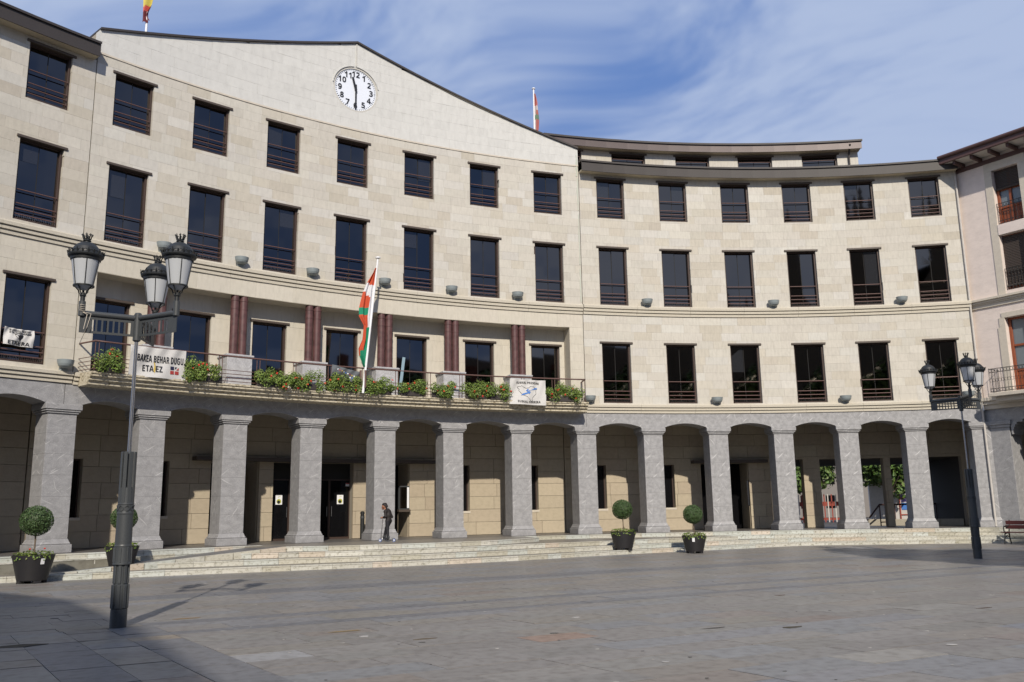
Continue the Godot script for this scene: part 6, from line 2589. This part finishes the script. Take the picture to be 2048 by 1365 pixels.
	# hands: palm and five fingers round the grips
	for s in [1.0, -1.0]:
		var wr: Vector3 = S.call(0.115 if s > 0 else 0.145, 0.835 if s > 0 else 0.85, 0.135 * s)
		var bar: Vector3 = S.call(0.178, 0.835, 0.10 * s)
		var hb := [[wr, wr.lerp(bar, 0.75) + Vector3(0, 0.012, 0), 0.022, 0.026]]
		for k in 4:
			var o := Vector3(0, 0, (k - 1.5) * 0.017)
			var f0 := bar + o + Vector3(-0.005, 0.022, 0)
			var f1 := bar + o + Vector3(0.026, 0.012 - 0.002 * k, 0)
			var f2 := bar + o + Vector3(0.022, -0.018, 0)
			hb.append([f0, f1, 0.0085, 0.008])
			hb.append([f1, f2, 0.008, 0.0065])
		hb.append([wr.lerp(bar, 0.5) + Vector3(0, -0.01, -0.02 * s), bar + Vector3(0.005, -0.022, -0.035 * s), 0.0095, 0.008])
		st = new_st()
		nets(st, bar - Vector3(0.11, 0.06, 0.08), bar + Vector3(0.06, 0.07, 0.09), 0.005, hb, 0.008, func(p: Vector3) -> Color: return skin)
		part(st, "hand", M.vert, b)
	# the scooter
	var sc := thing("kick_scooter", "silver kick scooter with blue wheels ridden by the boy", "scooter", ctr, yaw)
	for x in [0.29, -0.29]:
		var w := node_at("wheel", sc, Vector3(x, 0.055, 0))
		st = new_st()
		var xf := Transform3D(Basis(Vector3.RIGHT, PI * 0.5), Vector3.ZERO)
		lathe(st, [Vector2(0.036, -0.012), Vector2(0.05, -0.013), Vector2(0.055, -0.006), Vector2(0.055, 0.006), Vector2(0.05, 0.013), Vector2(0.036, 0.012)], 20, Vector3.ZERO, 0.0, false, xf)
		part(st, "tyre", M.blue, w)
		st = new_st()
		lathe(st, [Vector2(0.0, -0.014), Vector2(0.036, -0.012), Vector2(0.036, 0.012), Vector2(0.0, 0.014)], 12, Vector3.ZERO, 0.0, false, xf)
		part(st, "rim", M.white, w)
	st = new_st()
	bx(st, Vector3(-0.24, 0.075, -0.05), Vector3(0.17, 0.088, 0.05), 0.004)
	part(st, "deck", M.steel, sc)
	st = new_st()
	tube(st, [Vector3(0.17, 0.08, 0), Vector3(0.225, 0.15, 0)], 0.014, 6)
	tube(st, [Vector3(-0.23, 0.08, 0.018), Vector3(-0.29, 0.055, 0.02)], 0.01, 6)
	tube(st, [Vector3(-0.23, 0.08, -0.018), Vector3(-0.29, 0.055, -0.02)], 0.01, 6)
	tube(st, [Vector3(-0.22, 0.10, 0), Vector3(-0.29, 0.125, 0), Vector3(-0.345, 0.09, 0)], 0.012, 6)
	tube(st, [Vector3(0.29, 0.055, 0.02), Vector3(0.255, 0.13, 0.02)], 0.009, 6)
	tube(st, [Vector3(0.29, 0.055, -0.02), Vector3(0.255, 0.13, -0.02)], 0.009, 6)
	part(st, "fork", M.steel, sc)
	st = new_st()
	tube(st, [Vector3(0.26, 0.11, 0), Vector3(0.18, 0.83, 0)], [0.016, 0.012], 8)
	part(st, "stem", M.steel, sc)
	st = new_st()
	tube(st, [Vector3(0.178, 0.835, -0.16), Vector3(0.178, 0.835, 0.16)], 0.013, 8)
	part(st, "handlebar", M.black, sc)

# ------------------------------------------------------------------ the scene
func _ready() -> void:
	rng.seed = 2024
	var cam := Camera3D.new()
	cam.name = "camera"
	cam.position = Vector3(0, 1.64, 0)
	cam.basis = Basis(Vector3.RIGHT, deg_to_rad(10.851883)) * Basis(Vector3.BACK, deg_to_rad(-0.946023))
	cam.fov = 42.3659
	cam.near = 0.1
	cam.far = 2000.0
	add_child(cam)
	cam.current = true

	var env := Environment.new()
	var sky := Sky.new()
	var sm := PanoramaSkyMaterial.new()
	sm.panorama = ImageTexture.create_from_image(sky_image())
	sm.energy_multiplier = 1.0
	sky.sky_material = sm
	env.background_mode = Environment.BG_SKY
	env.sky = sky
	env.ambient_light_source = Environment.AMBIENT_SOURCE_SKY
	env.tonemap_mode = Environment.TONE_MAPPER_LINEAR
	env.tonemap_exposure = 0.92
	env.sdfgi_enabled = true
	env.ssao_enabled = true
	env.ssil_enabled = true
	var we := WorldEnvironment.new()
	we.name = "world_environment"
	we.environment = env
	add_child(we)

	var sun := DirectionalLight3D.new()
	sun.name = "sun"
	sun.light_energy = 1.5
	sun.light_color = Color(1.0, 0.96, 0.90)
	sun.light_angular_distance = 0.8
	sun.shadow_enabled = true
	sun.basis = Basis.looking_at(Vector3(-0.0933, -0.566, -0.819), Vector3.UP)
	add_child(sun)

	make_materials()
	M.panel_plain = mat(Color(0.45, 0.385, 0.285), 0.8, M.cream.albedo_texture, 0.5)
	M.zinc_light = mat(Color(0.125, 0.098, 0.092), 0.4, M.zinc.albedo_texture, 0.7, false, null, 0.2)
	M.blind_glass = mat(Color(0.022, 0.023, 0.026), 0.06)
	M.blind_glass.metallic_specular = 0.8
	M.pedestal = mat(Color(0.98, 0.98, 0.99), 0.6, M.marble.albedo_texture, 0.34)
	M.stain = mat(Color(0.47, 0.50, 0.43), 0.9)
	M.house_glass = mat(Color(0.16, 0.19, 0.21), 0.08)
	M.ink_red = mat(Color(0.36, 0.04, 0.035), 0.6)
	M.ink_blue = mat(Color(0.02, 0.02, 0.06), 0.6)
	M.ink_cyan = mat(Color(0.05, 0.17, 0.48), 0.6)
	M.ink_violet = mat(Color(0.20, 0.14, 0.42), 0.6)
	M.ochre = mat(Color(0.50, 0.36, 0.07), 0.7)
	M.ochre_green = mat(Color(0.42, 0.42, 0.06), 0.6)
	M.grey_cloth = mat(Color(0.10, 0.11, 0.12), 0.8)
	M.light_blue = mat(Color(0.25, 0.36, 0.42), 0.6)
	M.clock_white = mat(Color(0.74, 0.78, 0.85), 0.35)
	M.trim_pale = mat(Color(0.56, 0.545, 0.50), 0.85, M.cream.albedo_texture, 0.5)
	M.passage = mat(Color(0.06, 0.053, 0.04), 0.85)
	M.far_wall = mat(Color(0.22, 0.20, 0.18), 0.9)
	M.tiles_red = mat(Color(0.28, 0.055, 0.035), 0.7)

	win["F4"] = make_window(F4[1], true, false)
	win["F3"] = make_window(F3[1], true, true)
	win["F2"] = make_window(F2[1], true, true)
	win["door"] = make_window(2.71, false, false)
	win["attic"] = make_window(1.32, true, false, 0.87)
	pillar_proto = make_pillar()

	build_plaza()
	build_steps()
	build_town_hall()
	build_left_wing()
	build_right_wing()
	build_corner_house()
	build_surroundings()
	build_beyond()
	build_clock()
	build_wall_lights()
	street_lamp(V(-5.984, 0, 13.755), [deg_to_rad(95), deg_to_rad(213), deg_to_rad(335)], 1, "black three-armed street lamp standing nearest, with cords tied to one arm")
	street_lamp(V(13.65, 0, 26.758), [deg_to_rad(143), deg_to_rad(263), deg_to_rad(23)], 3, "farther black three-armed street lamp with pierced grid arms near the bench")
	topiary(V(-12.35, 0, 23.15), 1.0, "clipped ball tree in dark pot on the paving at the left edge", 2, 1, 11)
	topiary(V(-11.343, RISE, 26.019), 0.92, "clipped ball tree in dark pot on the bottom step behind the street lamp", 0, 0, 12)
	topiary(V(3.913, RISE, 32.65), 0.92, "clipped ball tree in dark pot on the step right of the boy", 0, 0, 13)
	topiary(V(6.454, 0, 32.555), 0.88, "clipped ball tree in dark pot with a white sticker, on paving by steps", 0, 2, 14)
	var gl := [[-0.8440, -0.8195, 0.74, "geranium box at the left end of the balcony beside the long banner"], [-0.7600, -0.7205, 0.74, "geranium box with many red flowers just right of the long banner"], [-0.6900, -0.6530, 0.62, "leftmost of two joined geranium boxes between the first and second column pairs"], [-0.6530, -0.6165, 0.62, "second of two joined geranium boxes, below the second column pair"], [-0.6085, -0.5725, 0.66, "geranium box beneath the drooping dark banner"], [-0.5700, -0.5320, 0.64, "geranium box right of the balcony flagpole"], [-0.5265, -0.4960, 0.60, "geranium box below the leaning pale blue board"], [-0.4885, -0.4590, 0.62, "geranium box left of the fourth pedestal, below a balcony door"], [-0.4465, -0.4150, 0.60, "leftmost of the two geranium boxes before the map banner"], [-0.4150, -0.3880, 0.60, "geranium box touching the left edge of the map banner"], [-0.3400, -0.2960, 0.66, "geranium box at the right end of the balcony beyond the map banner"]]
	for i in gl.size():
		geranium(gl[i][0], gl[i][1], gl[i][2], gl[i][3], 100 + i)
	build_banners()
	build_flags()
	build_small_things()
	build_boy()
	for k in win:
		win[k].free()
	pillar_proto.free()
